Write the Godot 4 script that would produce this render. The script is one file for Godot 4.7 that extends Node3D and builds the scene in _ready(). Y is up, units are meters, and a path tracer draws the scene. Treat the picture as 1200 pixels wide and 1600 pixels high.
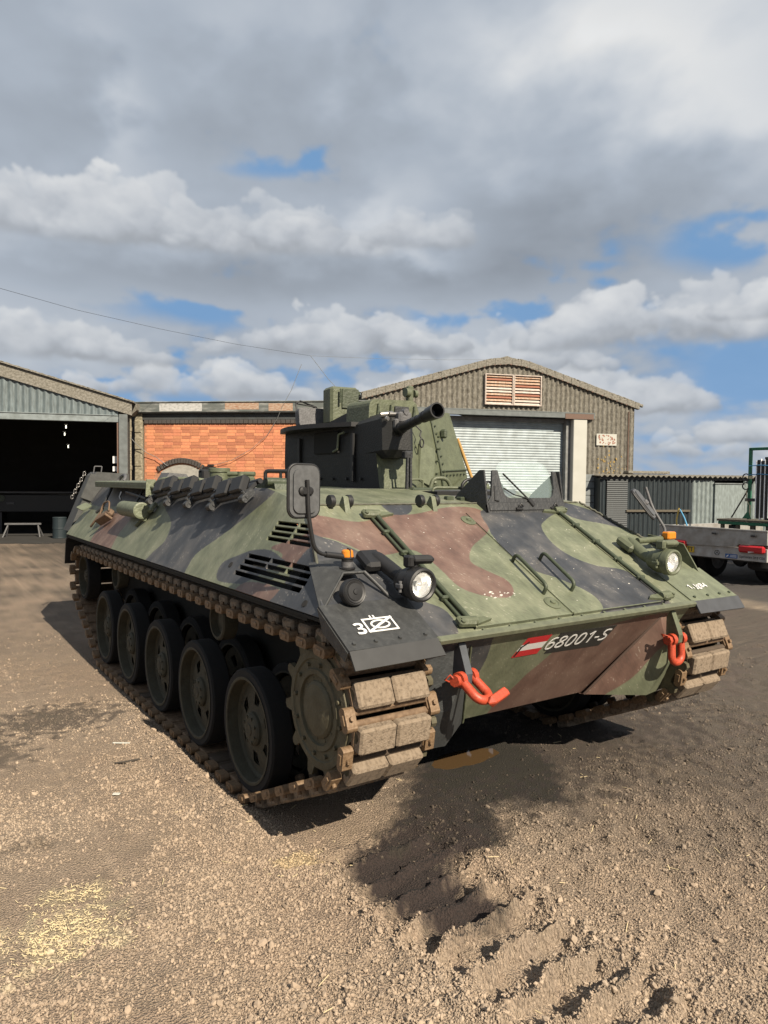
extends Node3D

const GLACIS := Transform3D(Vector3(1, 0, 0), Vector3(0, .4919, -.8706), Vector3(0, .8706, .4919), Vector3(0, .93, 3.235))
const SIDE_L := Transform3D(Vector3(0, 0, 1), Vector3(.589, .808, 0), Vector3(-.808, .589, 0), Vector3(-1.25, 1.02, 0))
const SIDE_R := Transform3D(Vector3(0, 0, -1), Vector3(-.589, .808, 0), Vector3(.808, .589, 0), Vector3(1.25, 1.02, 0))
const NOSE := Transform3D(Vector3(1, 0, 0), Vector3(0, .798, .603), Vector3(0, -.603, .798), Vector3(0, .92, 3.23))
const CAM := Vector3(-2.5713, 1.5359, 5.4006)

var M := {}
var taken := {}
var rng := RandomNumberGenerator.new()
var n_low := FastNoiseLite.new()
var n_mid := FastNoiseLite.new()
var n_cell := FastNoiseLite.new()


func _ready() -> void:
	rng.seed = 7
	set_camera()
	set_sky()
	set_noises()
	make_materials()
	build_ground()
	build_left_garage()
	build_brick_building()
	build_right_garage()
	build_shed()
	build_vehicle()
	build_truck()
	build_small_things()
	build_stones()


# ------------------------------------------------------------------ camera, sky, sun

func set_camera() -> void:
	var c := Camera3D.new()
	c.name = "camera"
	c.position = CAM
	c.rotation = Vector3(deg_to_rad(-2.33366), deg_to_rad(-34.1189), deg_to_rad(.56079))
	c.fov = 71.075
	c.near = .05
	c.far = 3000.0
	add_child(c)
	var sun := DirectionalLight3D.new()
	sun.name = "sun"
	sun.light_energy = SUN_ENERGY
	sun.light_color = Color(1.0, .945, .86)
	sun.light_angular_distance = .5
	sun.shadow_enabled = true
	add_child(sun)
	sun.look_at_from_position(Vector3.ZERO, -SUN_DIR, Vector3.UP)


const SUN_DIR := Vector3(.012, .62, .78)
const SUN_ENERGY := 1.6
const EXPOSURE := 1.8


func set_sky() -> void:
	var w := 3072
	var h := 1536
	var im := Image.create(w, h, false, Image.FORMAT_RGBF)
	var fb := FastNoiseLite.new()
	fb.seed = 11
	fb.noise_type = FastNoiseLite.TYPE_SIMPLEX_SMOOTH
	fb.frequency = 1.0
	fb.fractal_type = FastNoiseLite.FRACTAL_FBM
	fb.fractal_octaves = 6
	fb.fractal_gain = .5
	var wide := FastNoiseLite.new()
	wide.seed = 23
	wide.noise_type = FastNoiseLite.TYPE_SIMPLEX_SMOOTH
	wide.frequency = 1.0
	wide.fractal_octaves = 3
	var ground := Color(.10, .085, .07)
	im.fill(ground)
	# azimuth of the view, degrees to the right of -z; patches: azimuth and height above the horizon in degrees, half sizes, strength
	var view := 34.1189
	var blue := [[25, 17.0, 6.5, 2.0, 1.1], [-11.5, 22.4, 4.0, 1.0, .9], [-16, 12.4, 5.5, 1.0, .85], [6, 13.0, 6.0, 1.5, .95], [27, 8.2, 7.0, 3.4, 1.15], [-21, 6.6, 5.0, 1.8, 1.0], [24, 3.0, 10, 1.8, .45], [-3, 8.2, 8, 1.2, .5]]
	var pale := [[17, 31, 15, 6, .17], [-20.5, 27, 2.2, 3.6, .20], [-3, 29, 6, 3.4, .17], [2, 21, 3.0, 2.4, .10], [5, 18.2, 3.2, 1.5, .09], [26, 24, 7, 3, .10], [-14, 30, 6, 3, .08]]
	var dark := [[12, 18.6, 13, 3.4, .30], [2, 15.8, 18, 1.7, .20], [-18, 15.2, 14, 1.5, .20], [-8, 25.0, 12, 2.6, .12], [-25, 31, 10, 5, .06], [-22, 24.2, 10, 1.2, .10]]
	var ppd := w / 360.0
	for j in h / 2:
		var el := PI * .5 - (j + .5) / h * PI
		var y := sin(el)
		var e := rad_to_deg(el)
		var low := smoothstep(23.0, 15.0, e)
		var haze := exp(-e / 4.5)
		for i in w:
			var az := (i + .5) / w * TAU
			var dx := sin(az) * cos(el)
			var dz := -cos(az) * cos(el)
			var px := dx / (y + .34)
			var pz := dz / (y + .34)
			var big := wide.get_noise_2d(px * .9 + 3.0, pz * .9)
			var fine := fb.get_noise_2d(px * 1.7 + big * .3, pz * 1.7)
			var tuft := fb.get_noise_2d(px * 6.0 + 30.0, pz * 6.0)
			var b := .475 + .05 * big + .10 * fine + .045 * tuft
			var a := wrapf(rad_to_deg(az) - view, -180.0, 180.0)
			var cover := .74 + .25 * big + .45 * fine - .14 * low + .42 * tuft
			if absf(a) < 50.0:
				var wob := fine * 7.0 + tuft * 4.0
				for k in blue:
					var z: float = (e - k[1] + wob * .25) / k[3]
					if absf(z) > 2.2: continue
					var x: float = (a - k[0] + wob) / k[2]
					cover -= k[4] * .62 * exp(-x * x - z * z)
				for k in pale:
					var z: float = (e - k[1] + wob * .4) / k[3]
					if absf(z) > 2.2: continue
					var x: float = (a - k[0] + wob * .8 + (e - k[1]) * .5) / k[2]
					b += k[4] * .80 * exp(-x * x - z * z) * clampf(1.0 + fine * 2.2, .1, 2.0)
				for k in dark:
					var z: float = (e - k[1] + wob * .25) / k[3]
					if absf(z) > 2.2: continue
					var x: float = (a - k[0] + wob * .5) / k[2]
					b -= k[4] * .42 * exp(-x * x - z * z) * (1.0 + fine)
			var m := smoothstep(.42, .0, cover)
			b = clampf(b, .24, .86)
			b = lerpf(b, .50, haze * .5)
			var cloud := Color(b * .875, b * .985, b * 1.14)
			if b > .46: cloud = cloud.lerp(Color(b * .985, b, b * 1.01), clampf((b - .46) * 3.4, 0, 1))
			var open := Color(.135, .32, .60).lerp(Color(.26, .44, .70), haze)
			im.set_pixel(i, j, cloud.lerp(open, m * .78))
	# heaped clouds in rows: azimuth, base, top, half width, thickness
	var heaps := [[20, 10.0, 15.9, 11, .95], [-3.5, 9.6, 14.2, 11, .9], [-21, 16.6, 23.2, 12, .95], [-8, 17.0, 21.6, 9, .6], [3, 17.6, 21.5, 5, .35], [-25, 8.4, 12.8, 9, .85], [-14.5, 6.2, 10.4, 10, .9], [9, 8.4, 12.6, 9, .85], [17, 5.0, 9.6, 9, .9], [2, 5.2, 9.4, 10, .85], [29, 3.0, 5.6, 8, .7], [-26, 4.3, 7.6, 8, .8], [-8, 3.3, 6.6, 9, .8], [20, 2.0, 4.6, 9, .7], [8, 3.0, 5.6, 8, .7], [-20, 2.4, 4.4, 9, .7], [29, 11.5, 15.0, 6, .8]]
	var r := RandomNumberGenerator.new()
	r.seed = 77
	for k in 60:
		var a := r.randf_range(36.0, 324.0)
		var base := r.randf_range(2.5, 18.0)
		heaps.append([a, base, base + r.randf_range(2.0, 5.0) * (.5 + base / 18.0), r.randf_range(5.0, 10.0), r.randf_range(.6, .95)])
	heaps.sort_custom(func(p, q): return p[1] < q[1])
	for c in heaps:
		var rows := []
		for k in 34:
			var t := r.randf_range(-1.0, 1.0)
			var hh: float = (c[2] - c[1]) * pow(1.0 - t * t, .6) * r.randf_range(.55, 1.0)
			var rad := maxf(.35, hh * r.randf_range(.28, .50))
			rows.append([c[0] + t * c[3], c[1] + maxf(hh - rad, rad * .4) * r.randf_range(.35, 1.0), rad * r.randf_range(1.2, 1.9), rad])
		rows.sort_custom(func(p, q): return p[1] > q[1])
		for s in rows:
			var ci: float = (s[0] + view) * ppd
			var cj: float = (90.0 - s[1]) * ppd
			for jj in range(int(cj - s[3] * ppd * 1.5), int(cj + s[3] * ppd * 1.5) + 1):
				if jj < 0 or jj >= h / 2: continue
				for ii in range(int(ci - s[2] * ppd * 1.4), int(ci + s[2] * ppd * 1.4) + 1):
					var nx: float = (ii - ci) / (s[2] * ppd)
					var ny: float = (cj - jj) / (s[3] * ppd)
					var wi := posmod(ii, w)
					var n := fb.get_noise_2d(wi * .030, jj * .042)
					var n2 := fb.get_noise_2d(wi * .030 + 60.0, jj * .042 + 9.0)
					nx += n * .75
					ny += n2 * .75
					var rr: float = nx * nx + ny * ny
					if rr >= 1.0: continue
					var nz: float = sqrt(1.0 - rr)
					var rel: float = clampf(((90.0 - jj / ppd) - c[1]) / (c[2] - c[1]), 0, 1)
					var v: float = .385 + .44 * clampf(.42 * ny + .30 * nz + .42 * (rel - .30) + .25 * n, 0, 1)
					var col := Color(v * .92, v * .985, v * 1.08)
					if v > .5: col = col.lerp(Color(v * .985, v, v * 1.01), clampf((v - .5) * 4.0, 0, 1))
					var al: float = c[4] * smoothstep(.0, .62, nz) * smoothstep(-.02, .22, rel)
					im.set_pixel(wi, jj, im.get_pixel(wi, jj).lerp(col, al * .66))
	var mat := PanoramaSkyMaterial.new()
	mat.panorama = ImageTexture.create_from_image(im)
	mat.energy_multiplier = SKY_ENERGY
	var sky := Sky.new()
	sky.sky_material = mat
	var env := Environment.new()
	env.background_mode = Environment.BG_SKY
	env.sky = sky
	env.tonemap_mode = Environment.TONE_MAPPER_LINEAR
	env.tonemap_exposure = EXPOSURE
	env.sdfgi_enabled = true
	env.ssao_enabled = true
	env.ssil_enabled = true
	var we := WorldEnvironment.new()
	we.name = "sky"
	we.environment = env
	add_child(we)


const SKY_ENERGY := .56

# ------------------------------------------------------------------ names and tags

func numbered(called: String) -> String:
	var n: int = taken.get(called, 0)
	taken[called] = n + 1
	return called if n == 0 else "%s_%03d" % [called, n]


func tag(o: Node3D, label: String, category: String, group := "", kind := "") -> void:
	if label: o.set_meta("label", label)
	if category: o.set_meta("category", category)
	if group: o.set_meta("group", group)
	if kind: o.set_meta("kind", kind)


func thing(called: String, label: String, category: String, at := Transform3D(), group := "") -> Node3D:
	var o := Node3D.new()
	o.name = numbered(called)
	add_child(o)
	o.transform = at
	tag(o, label, category, group)
	return o


func obj(called: String, st: SurfaceTool, m: Material, parent: Node = null) -> MeshInstance3D:
	st.generate_normals()
	var o := MeshInstance3D.new()
	o.mesh = st.commit()
	o.material_override = m
	if parent == null:
		o.name = numbered(called)
		add_child(o)
	else:
		o.name = called
		parent.add_child(o, true)
	return o


func inst(called: String, mesh: Mesh, m: Material, parent: Node, at: Transform3D) -> MeshInstance3D:
	var o := MeshInstance3D.new()
	o.mesh = mesh
	if m: o.material_override = m
	o.name = called
	parent.add_child(o, true)
	o.transform = at
	return o


# ------------------------------------------------------------------ shapes

func nb() -> SurfaceTool:
	var st := SurfaceTool.new()
	st.begin(Mesh.PRIMITIVE_TRIANGLES)
	st.set_smooth_group(-1)
	return st


func baked(st: SurfaceTool) -> ArrayMesh:
	st.generate_normals()
	return st.commit()


func tri(st: SurfaceTool, a: Vector3, b: Vector3, c: Vector3, ua := Vector2.ZERO, ub := Vector2.ZERO, uc := Vector2.ZERO) -> void:
	st.set_uv(ua); st.add_vertex(a)
	st.set_uv(uc); st.add_vertex(c)
	st.set_uv(ub); st.add_vertex(b)


func quad(st: SurfaceTool, a: Vector3, b: Vector3, c: Vector3, d: Vector3) -> void:
	var w := a.distance_to(b)
	var h := a.distance_to(d)
	tri(st, a, b, c, Vector2(0, 0), Vector2(w, 0), Vector2(w, h))
	tri(st, a, c, d, Vector2(0, 0), Vector2(w, h), Vector2(0, h))


func box(st: SurfaceTool, at: Vector3, size: Vector3, turn := Basis(), ch := 0.0) -> void:
	st.set_smooth_group(-1)
	var s := size * .5
	var k := minf(ch, minf(s.x, minf(s.y, s.z)) * .9)
	for ax in 3:
		for sg in [-1.0, 1.0]:
			var n := Vector3.ZERO; n[ax] = sg
			var u := Vector3.ZERO; u[(ax + 1) % 3] = 1.0
			var v := Vector3.ZERO; v[(ax + 2) % 3] = sg
			var su: float = s[(ax + 1) % 3] - k
			var sv: float = s[(ax + 2) % 3] - k
			var o := n * s[ax]
			quad(st, at + turn * (o - u * su - v * sv), at + turn * (o + u * su - v * sv), at + turn * (o + u * su + v * sv), at + turn * (o - u * su + v * sv))
	if k <= 0.0: return
	for ax in 3:
		var b := (ax + 1) % 3
		var c := (ax + 2) % 3
		for sb in [-1.0, 1.0]:
			for sc in [-1.0, 1.0]:
				var p := Vector3.ZERO; p[b] = sb * s[b]; p[c] = sc * (s[c] - k)
				var q := Vector3.ZERO; q[b] = sb * (s[b] - k); q[c] = sc * s[c]
				var l := Vector3.ZERO; l[ax] = s[ax] - k
				if sb * sc > 0: quad(st, at + turn * (p - l), at + turn * (p + l), at + turn * (q + l), at + turn * (q - l))
				else: quad(st, at + turn * (q - l), at + turn * (q + l), at + turn * (p + l), at + turn * (p - l))
	for sx in [-1.0, 1.0]:
		for sy in [-1.0, 1.0]:
			for sz in [-1.0, 1.0]:
				var a := Vector3(sx * s.x, sy * (s.y - k), sz * (s.z - k))
				var b := Vector3(sx * (s.x - k), sy * s.y, sz * (s.z - k))
				var c := Vector3(sx * (s.x - k), sy * (s.y - k), sz * s.z)
				if sx * sy * sz > 0: tri(st, at + turn * a, at + turn * b, at + turn * c)
				else: tri(st, at + turn * a, at + turn * c, at + turn * b)


func frame_of(d: Vector3) -> Basis:
	var y := d.normalized()
	var x := (Vector3.RIGHT if absf(y.x) < .8 else Vector3.UP).cross(y).normalized()
	return Basis(x, y, x.cross(y))


func lathe(st: SurfaceTool, at: Vector3, axis: Vector3, prof: Array, n := 24, smooth := true) -> void:
	# prof: [radius, height along axis] pairs
	var f := frame_of(axis)
	for i in n:
		var a0 := TAU * i / n
		var a1 := TAU * (i + 1) / n
		for j in prof.size() - 1:
			st.set_smooth_group(j if smooth else -1)
			var r0: float = prof[j][0]
			var r1: float = prof[j + 1][0]
			var p := func(r: float, hh: float, a: float) -> Vector3: return at + f * Vector3(cos(a) * r, hh, -sin(a) * r)
			var A: Vector3 = p.call(r0, prof[j][1], a0)
			var B: Vector3 = p.call(r0, prof[j][1], a1)
			var C: Vector3 = p.call(r1, prof[j + 1][1], a1)
			var D: Vector3 = p.call(r1, prof[j + 1][1], a0)
			var u0 := float(i) / n * 4.0
			var u1 := float(i + 1) / n * 4.0
			if r0 > 1e-6: tri(st, A, B, C, Vector2(u0, prof[j][1]), Vector2(u1, prof[j][1]), Vector2(u1, prof[j + 1][1]))
			if r1 > 1e-6: tri(st, A, C, D, Vector2(u0, prof[j][1]), Vector2(u1, prof[j + 1][1]), Vector2(u0, prof[j + 1][1]))
	st.set_smooth_group(-1)


func cyl(st: SurfaceTool, a: Vector3, b: Vector3, r: float, r2 := -1.0, n := 14) -> void:
	var h := a.distance_to(b)
	lathe(st, a, b - a, [[0.0, 0.0], [r, 0.0], [r if r2 < 0 else r2, h], [0.0, h]], n)


func tube(st: SurfaceTool, pts: Array, r: float, n := 8) -> void:
	var rings := []
	var last := Vector3.ZERO
	for i in pts.size():
		var t: Vector3
		if i == 0: t = pts[1] - pts[0]
		elif i == pts.size() - 1: t = pts[i] - pts[i - 1]
		else: t = (pts[i + 1] - pts[i]).normalized() + (pts[i] - pts[i - 1]).normalized()
		t = t.normalized()
		var x := last - t * last.dot(t)
		if x.length() < 1e-3: x = frame_of(t).x
		x = x.normalized()
		last = x
		var z := x.cross(t)
		var ring := []
		for k in n: ring.append(pts[i] + (x * cos(TAU * k / n) - z * sin(TAU * k / n)) * r)
		rings.append(ring)
	st.set_smooth_group(1)
	for i in rings.size() - 1:
		for k in n:
			var q := (k + 1) % n
			quad(st, rings[i][k], rings[i][q], rings[i + 1][q], rings[i + 1][k])
	st.set_smooth_group(-1)
	for k in range(1, n - 1):
		tri(st, rings[0][0], rings[0][k + 1], rings[0][k])
		tri(st, rings[-1][0], rings[-1][k], rings[-1][k + 1])


func rounded(pts: Array, r: float, seg := 5) -> Array:
	# a polyline in space with its inner corners rounded
	var out := [pts[0]]
	for i in range(1, pts.size() - 1):
		var a: Vector3 = pts[i - 1]
		var b: Vector3 = pts[i]
		var c: Vector3 = pts[i + 1]
		var p := b + (a - b).normalized() * minf(r, a.distance_to(b) * .49)
		var q := b + (c - b).normalized() * minf(r, c.distance_to(b) * .49)
		for k in seg + 1:
			var t := float(k) / seg
			out.append(p.lerp(b, t).lerp(b.lerp(q, t), t))
	out.append(pts[-1])
	return out


func prism(st: SurfaceTool, pts: PackedVector2Array, xf: Transform3D, depth: float, uv := Rect2(0, 0, 1, 1)) -> void:
	# polygon in the x, y of xf, standing out along its z from 0 to depth
	st.set_smooth_group(-1)
	var p := pts
	if Geometry2D.is_polygon_clockwise(p):
		p = p.duplicate()
		p.reverse()
	var idx := Geometry2D.triangulate_polygon(p)
	var U := func(q: Vector2) -> Vector2: return Vector2((q.x - uv.position.x) / uv.size.x, 1.0 - (q.y - uv.position.y) / uv.size.y)
	for i in range(0, idx.size(), 3):
		var a := p[idx[i]]
		var b := p[idx[i + 1]]
		var c := p[idx[i + 2]]
		if (b - a).cross(c - a) < 0:
			var t := b; b = c; c = t
		tri(st, xf * Vector3(a.x, a.y, depth), xf * Vector3(b.x, b.y, depth), xf * Vector3(c.x, c.y, depth), U.call(a), U.call(b), U.call(c))
		tri(st, xf * Vector3(a.x, a.y, 0), xf * Vector3(c.x, c.y, 0), xf * Vector3(b.x, b.y, 0), U.call(a), U.call(c), U.call(b))
	for i in p.size():
		var a := p[i]
		var b := p[(i + 1) % p.size()]
		tri(st, xf * Vector3(a.x, a.y, 0), xf * Vector3(b.x, b.y, 0), xf * Vector3(b.x, b.y, depth), U.call(a), U.call(b), U.call(b))
		tri(st, xf * Vector3(a.x, a.y, 0), xf * Vector3(b.x, b.y, depth), xf * Vector3(a.x, a.y, depth), U.call(a), U.call(b), U.call(a))


func poly(a: Array) -> PackedVector2Array:
	var p := PackedVector2Array()
	for i in range(0, a.size(), 2): p.append(Vector2(a[i], a[i + 1]))
	return p


func rect2(x0: float, y0: float, x1: float, y1: float) -> PackedVector2Array:
	return PackedVector2Array([Vector2(x0, y0), Vector2(x1, y0), Vector2(x1, y1), Vector2(x0, y1)])


func round_rect(w: float, h: float, r: float, seg := 5) -> PackedVector2Array:
	var p := PackedVector2Array()
	for q in 4:
		var c := Vector2((w * .5 - r) * (1 if q in [0, 3] else -1), (h * .5 - r) * (1 if q < 2 else -1))
		for k in seg + 1:
			var a := PI * .5 * (q + float(k) / seg)
			p.append(c + Vector2(cos(a), sin(a)) * r)
	return p


func stroke(st: SurfaceTool, pts: Array, w: float, xf: Transform3D, h := .0015) -> void:
	for i in pts.size() - 1:
		var a: Vector2 = pts[i]
		var b: Vector2 = pts[i + 1]
		var d := (b - a).normalized() * w * .5
		var n := Vector2(-d.y, d.x)
		prism(st, PackedVector2Array([a - d - n, b + d - n, b + d + n, a - d + n]), xf, h + .00007 * i)


func writing(called: String, text: String, height: float, xf: Transform3D, m: Material, parent: Node, stretch := 1.0, bold := true) -> MeshInstance3D:
	# letters of the given capital height, starting at xf's origin, standing along its y
	var t := TextMesh.new()
	var f := SystemFont.new()
	f.font_names = PackedStringArray(["Droid Sans"])
	if bold: f.font_weight = 700
	t.font = f
	t.text = text
	t.font_size = 64
	t.pixel_size = height / 46.0
	t.depth = .0012
	t.horizontal_alignment = HORIZONTAL_ALIGNMENT_LEFT
	t.vertical_alignment = VERTICAL_ALIGNMENT_BOTTOM
	var o := MeshInstance3D.new()
	o.mesh = t
	o.material_override = m
	o.name = called
	parent.add_child(o, true)
	o.transform = xf * Transform3D(Basis().scaled(Vector3(stretch, 1, 1)), Vector3(0, -height * .28, .0015))
	return o


func corrugated(st: SurfaceTool, outline: Callable, u0: float, u1: float, pitch: float, amp: float, xf: Transform3D, v0 := 0.0) -> void:
	# sheet with waves across u from height v0 to outline(u); xf: x along, y up, z out
	var steps := int(ceil((u1 - u0) / pitch * 8.0))
	st.set_smooth_group(0)
	for i in steps:
		var ua := u0 + (u1 - u0) * i / steps
		var ub := u0 + (u1 - u0) * (i + 1) / steps
		var za := sin(ua / pitch * TAU) * amp
		var zb := sin(ub / pitch * TAU) * amp
		var ta: float = outline.call(ua)
		var tb: float = outline.call(ub)
		var A := xf * Vector3(ua, v0, za)
		var B := xf * Vector3(ub, v0, zb)
		var C := xf * Vector3(ub, tb, zb)
		var D := xf * Vector3(ua, ta, za)
		tri(st, A, B, C, Vector2(ua, v0), Vector2(ub, v0), Vector2(ub, tb))
		tri(st, A, C, D, Vector2(ua, v0), Vector2(ub, tb), Vector2(ua, ta))
	st.set_smooth_group(-1)


# ------------------------------------------------------------------ materials and painted textures

func set_noises() -> void:
	n_low.seed = 3
	n_low.frequency = .8
	n_low.fractal_octaves = 4
	n_mid.seed = 5
	n_mid.frequency = 6.0
	n_mid.fractal_octaves = 4
	n_cell.seed = 9
	n_cell.noise_type = FastNoiseLite.TYPE_CELLULAR
	n_cell.frequency = 24.0
	n_cell.cellular_return_type = FastNoiseLite.RETURN_DISTANCE


func lin(r: float, g: float, b: float) -> Color:
	return Color(r, g, b).linear_to_srgb()


func plain(r: float, g: float, b: float, rough := .7, metal := 0.0) -> StandardMaterial3D:
	var m := StandardMaterial3D.new()
	m.albedo_color = lin(r * .70, g * .70, b * .70)
	m.roughness = rough
	m.metallic = metal
	return m


func noise_tex(freq: float, c0: Color, c1: Color, oct := 5, seed_ := 1, size := 512, kind := FastNoiseLite.TYPE_SIMPLEX_SMOOTH, mid := -1.0, cm := Color()) -> NoiseTexture2D:
	var t := NoiseTexture2D.new()
	t.width = size
	t.height = size
	t.seamless = true
	var n := FastNoiseLite.new()
	n.noise_type = kind
	n.frequency = freq
	n.fractal_octaves = oct
	n.seed = seed_
	t.noise = n
	var g := Gradient.new()
	g.set_color(0, c0)
	g.set_color(1, c1)
	if mid > 0: g.add_point(mid, cm)
	t.color_ramp = g
	return t


func bump_tex(freq: float, oct := 4, seed_ := 1, size := 512, strength := 6.0, kind := FastNoiseLite.TYPE_SIMPLEX_SMOOTH) -> NoiseTexture2D:
	var t := NoiseTexture2D.new()
	t.width = size
	t.height = size
	t.seamless = true
	t.as_normal_map = true
	t.bump_strength = strength
	var n := FastNoiseLite.new()
	n.noise_type = kind
	n.frequency = freq
	n.fractal_octaves = oct
	n.seed = seed_
	t.noise = n
	return t


func worn(base: StandardMaterial3D, tex: Texture2D, scale := 1.0, nrm: Texture2D = null, stretch := Vector3.ONE) -> StandardMaterial3D:
	base.albedo_texture = tex
	base.uv1_triplanar = true
	base.uv1_world_triplanar = true
	base.uv1_scale = stretch * scale
	if nrm:
		base.normal_enabled = true
		base.normal_texture = nrm
		base.normal_scale = .5
	return base


func make_materials() -> void:
	var g := func(v: float) -> Color: return Color(v, v, v).linear_to_srgb()
	var scuff := noise_tex(.02, g.call(.55), g.call(1.0), 6, 4)
	var grime := noise_tex(.012, lin(.62, .56, .48), lin(1, 1, 1), 6, 8)
	var fine := bump_tex(.06, 4, 2, 512, 3.0)
	M.scuff = scuff
	M.fine = fine
	M.green = worn(plain(.155, .175, .105, .55), scuff, 1.3, fine)
	M.green_dark = worn(plain(.075, .095, .055, .55), scuff, 1.4, fine)
	M.green_pale = worn(plain(.215, .24, .155, .55), scuff, 1.2, fine)
	M.dark = worn(plain(.048, .050, .052, .5), scuff, 1.3, fine)
	M.fender = worn(plain(.075, .078, .078, .55), noise_tex(.018, lin(.42, .42, .42), lin(1.0, 1.0, .98), 6, 17, 512, FastNoiseLite.TYPE_SIMPLEX_SMOOTH, .55, lin(.62, .62, .62)), 2.2, fine)
	M.black = worn(plain(.018, .018, .019, .5), scuff, 1.5)
	M.gun = worn(plain(.02, .02, .021, .38, .35), scuff, 3.0)
	M.gun_block = worn(plain(.014, .0145, .014, .6), scuff, 2.0, fine)
	M.grey = worn(plain(.15, .15, .155, .6), scuff, 1.6, fine)
	M.hull_under = worn(plain(.014, .015, .012, .9), grime, 1.0)  # underside colour, sunk to near-black to carry the shade there
	M.inside = plain(.012, .012, .012, .9)  # near-black standing in for the shade inside openings
	M.rubber = worn(plain(.008, .008, .008, .9), scuff, 3.0)
	M.pad = worn(plain(.32, .255, .19, .95), noise_tex(.035, lin(.20, .185, .17), lin(1.0, 1, 1), 6, 21, 512, FastNoiseLite.TYPE_SIMPLEX_SMOOTH, .45, lin(.8, .77, .72)), 2.4, bump_tex(.08, 4, 22, 512, 7.0))
	M.link = worn(plain(.29, .195, .118, .8), noise_tex(.03, lin(.34, .30, .26), lin(1, 1, 1), 5, 31, 512, FastNoiseLite.TYPE_SIMPLEX_SMOOTH), 2.2, fine)
	M.link_dark = worn(plain(.10, .070, .045, .85), scuff, 2.4)
	M.connector = worn(plain(.33, .225, .135, .6, .15), noise_tex(.04, lin(.45, .40, .34), lin(1, 1, 1), 5, 33), 3.0, fine)
	M.wheel = worn(plain(.072, .068, .044, .8), grime, 2.0, fine)
	M.sprocket = worn(plain(.125, .115, .070, .75), grime, 2.0, fine)
	M.red = worn(plain(.62, .085, .035, .5), noise_tex(.03, lin(.30, .35, .40), lin(1, 1, 1), 6, 14, 512, FastNoiseLite.TYPE_SIMPLEX_SMOOTH, .42, lin(.85, .85, .85)), 5.0, fine)
	M.red_flag = plain(.58, .025, .03, .5)
	M.white = plain(.80, .80, .78, .6)
	M.amber = plain(.75, .25, .02, .25)
	M.chrome = plain(1.2, 1.2, 1.18, .3, .85)
	M.glass = StandardMaterial3D.new()
	M.glass.albedo_color = Color(.85, .95, .93, .07)
	M.glass.transparency = BaseMaterial3D.TRANSPARENCY_ALPHA
	M.glass.roughness = .03
	M.lens = StandardMaterial3D.new()
	M.lens.albedo_color = Color(.95, .97, .97, .12)
	M.lens.transparency = BaseMaterial3D.TRANSPARENCY_ALPHA
	M.lens.roughness = .06
	M.mirror = plain(.85, .87, .9, .04, 1.0)
	M.orange = plain(.50, .30, .09, .6)
	M.brown_metal = worn(plain(.22, .14, .085, .7), scuff, 4.0)
	M.bright_steel = worn(plain(.55, .53, .5, .35, .8), scuff, 3.0)
	M.rust = worn(plain(.20, .12, .085, .7), scuff, 3.0, fine)
	M.bright_white = plain(1.2, 1.2, 1.2, .4)
	M.boarding = worn(plain(.52, .50, .44, .8), scuff, 1.0)
	M.bare = plain(.62, .60, .54, .7)
	M.glacis_bead = worn(plain(.15, .15, .11, .65), scuff, 2.0)
	# buildings
	var streak := noise_tex(.02, lin(.45, .45, .43), lin(1, 1, 1), 5, 41)
	var lichen := noise_tex(.035, lin(.28, .265, .23), lin(1.0, .99, .97), 6, 43, 512, FastNoiseLite.TYPE_SIMPLEX_SMOOTH, .5, lin(.60, .585, .53))
	M.sheet_blue = worn(plain(.21, .26, .275, .5), streak, 1.0, null, Vector3(1.6, .3, 1.6))
	M.asbestos = worn(plain(.325, .31, .278, .9), lichen, .5, bump_tex(.08, 4, 45), Vector3(1.4, .6, 1.4))
	M.verge = worn(plain(.385, .37, .34, .95), lichen, .9, bump_tex(.1, 4, 46))
	M.beam = worn(plain(.19, .215, .215, .6), noise_tex(.02, lin(.5, .5, .5), lin(1, 1, 1), 6, 47), .5)
	M.beam_blue = worn(plain(.33, .385, .40, .6), streak, .5)
	M.shutter = worn(plain(.50, .59, .63, .5), streak, .3)
	M.pillar = worn(plain(.56, .56, .51, .7), noise_tex(.01, lin(.88, .88, .86), lin(1, 1, 1), 5, 48), .4)
	M.reveal = worn(plain(.30, .31, .31, .7), streak, .5)
	M.navy = worn(plain(.026, .040, .048, .55), streak, 1.0, null, Vector3(1.4, .3, 1.4))
	M.galv = worn(plain(.34, .40, .40, .5), streak, 1.0, null, Vector3(1.3, .35, 1.3))
	M.clad = worn(plain(.27, .30, .31, .5), streak, .5)
	M.concrete = worn(plain(.50, .46, .36, .95), lichen, .8, bump_tex(.1, 4, 51))
	M.mortar = worn(plain(.60, .30, .175, .95), scuff, 2.0)
	M.bricks = []
	for i in 6:
		var k := .82 + .09 * i
		M.bricks.append(worn(plain(.74 * k, .285 * (k + .05 * (i % 3)), .155 * k, .9), noise_tex(.05, lin(.7, .66, .62), lin(1, 1, 1), 4, 60 + i, 256), 1.6))
	M.brick_dark = worn(plain(.10, .088, .080, .9), scuff, 1.7)
	M.dark_band = worn(plain(.075, .085, .09, .8), grime, .7)
	M.fascia = worn(plain(.62, .62, .60, .7), noise_tex(.022, lin(.16, .20, .20), lin(1, 1, .98), 6, 71, 512, FastNoiseLite.TYPE_SIMPLEX_SMOOTH, .52, lin(.24, .26, .25)), .45, null, Vector3(.5, 1.2, .5))
	M.fascia_white = worn(plain(.66, .66, .64, .8), noise_tex(.03, lin(.35, .37, .36), lin(1, 1, 1), 6, 76, 512, FastNoiseLite.TYPE_SIMPLEX_SMOOTH, .45, lin(.85, .85, .84)), .8)
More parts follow.
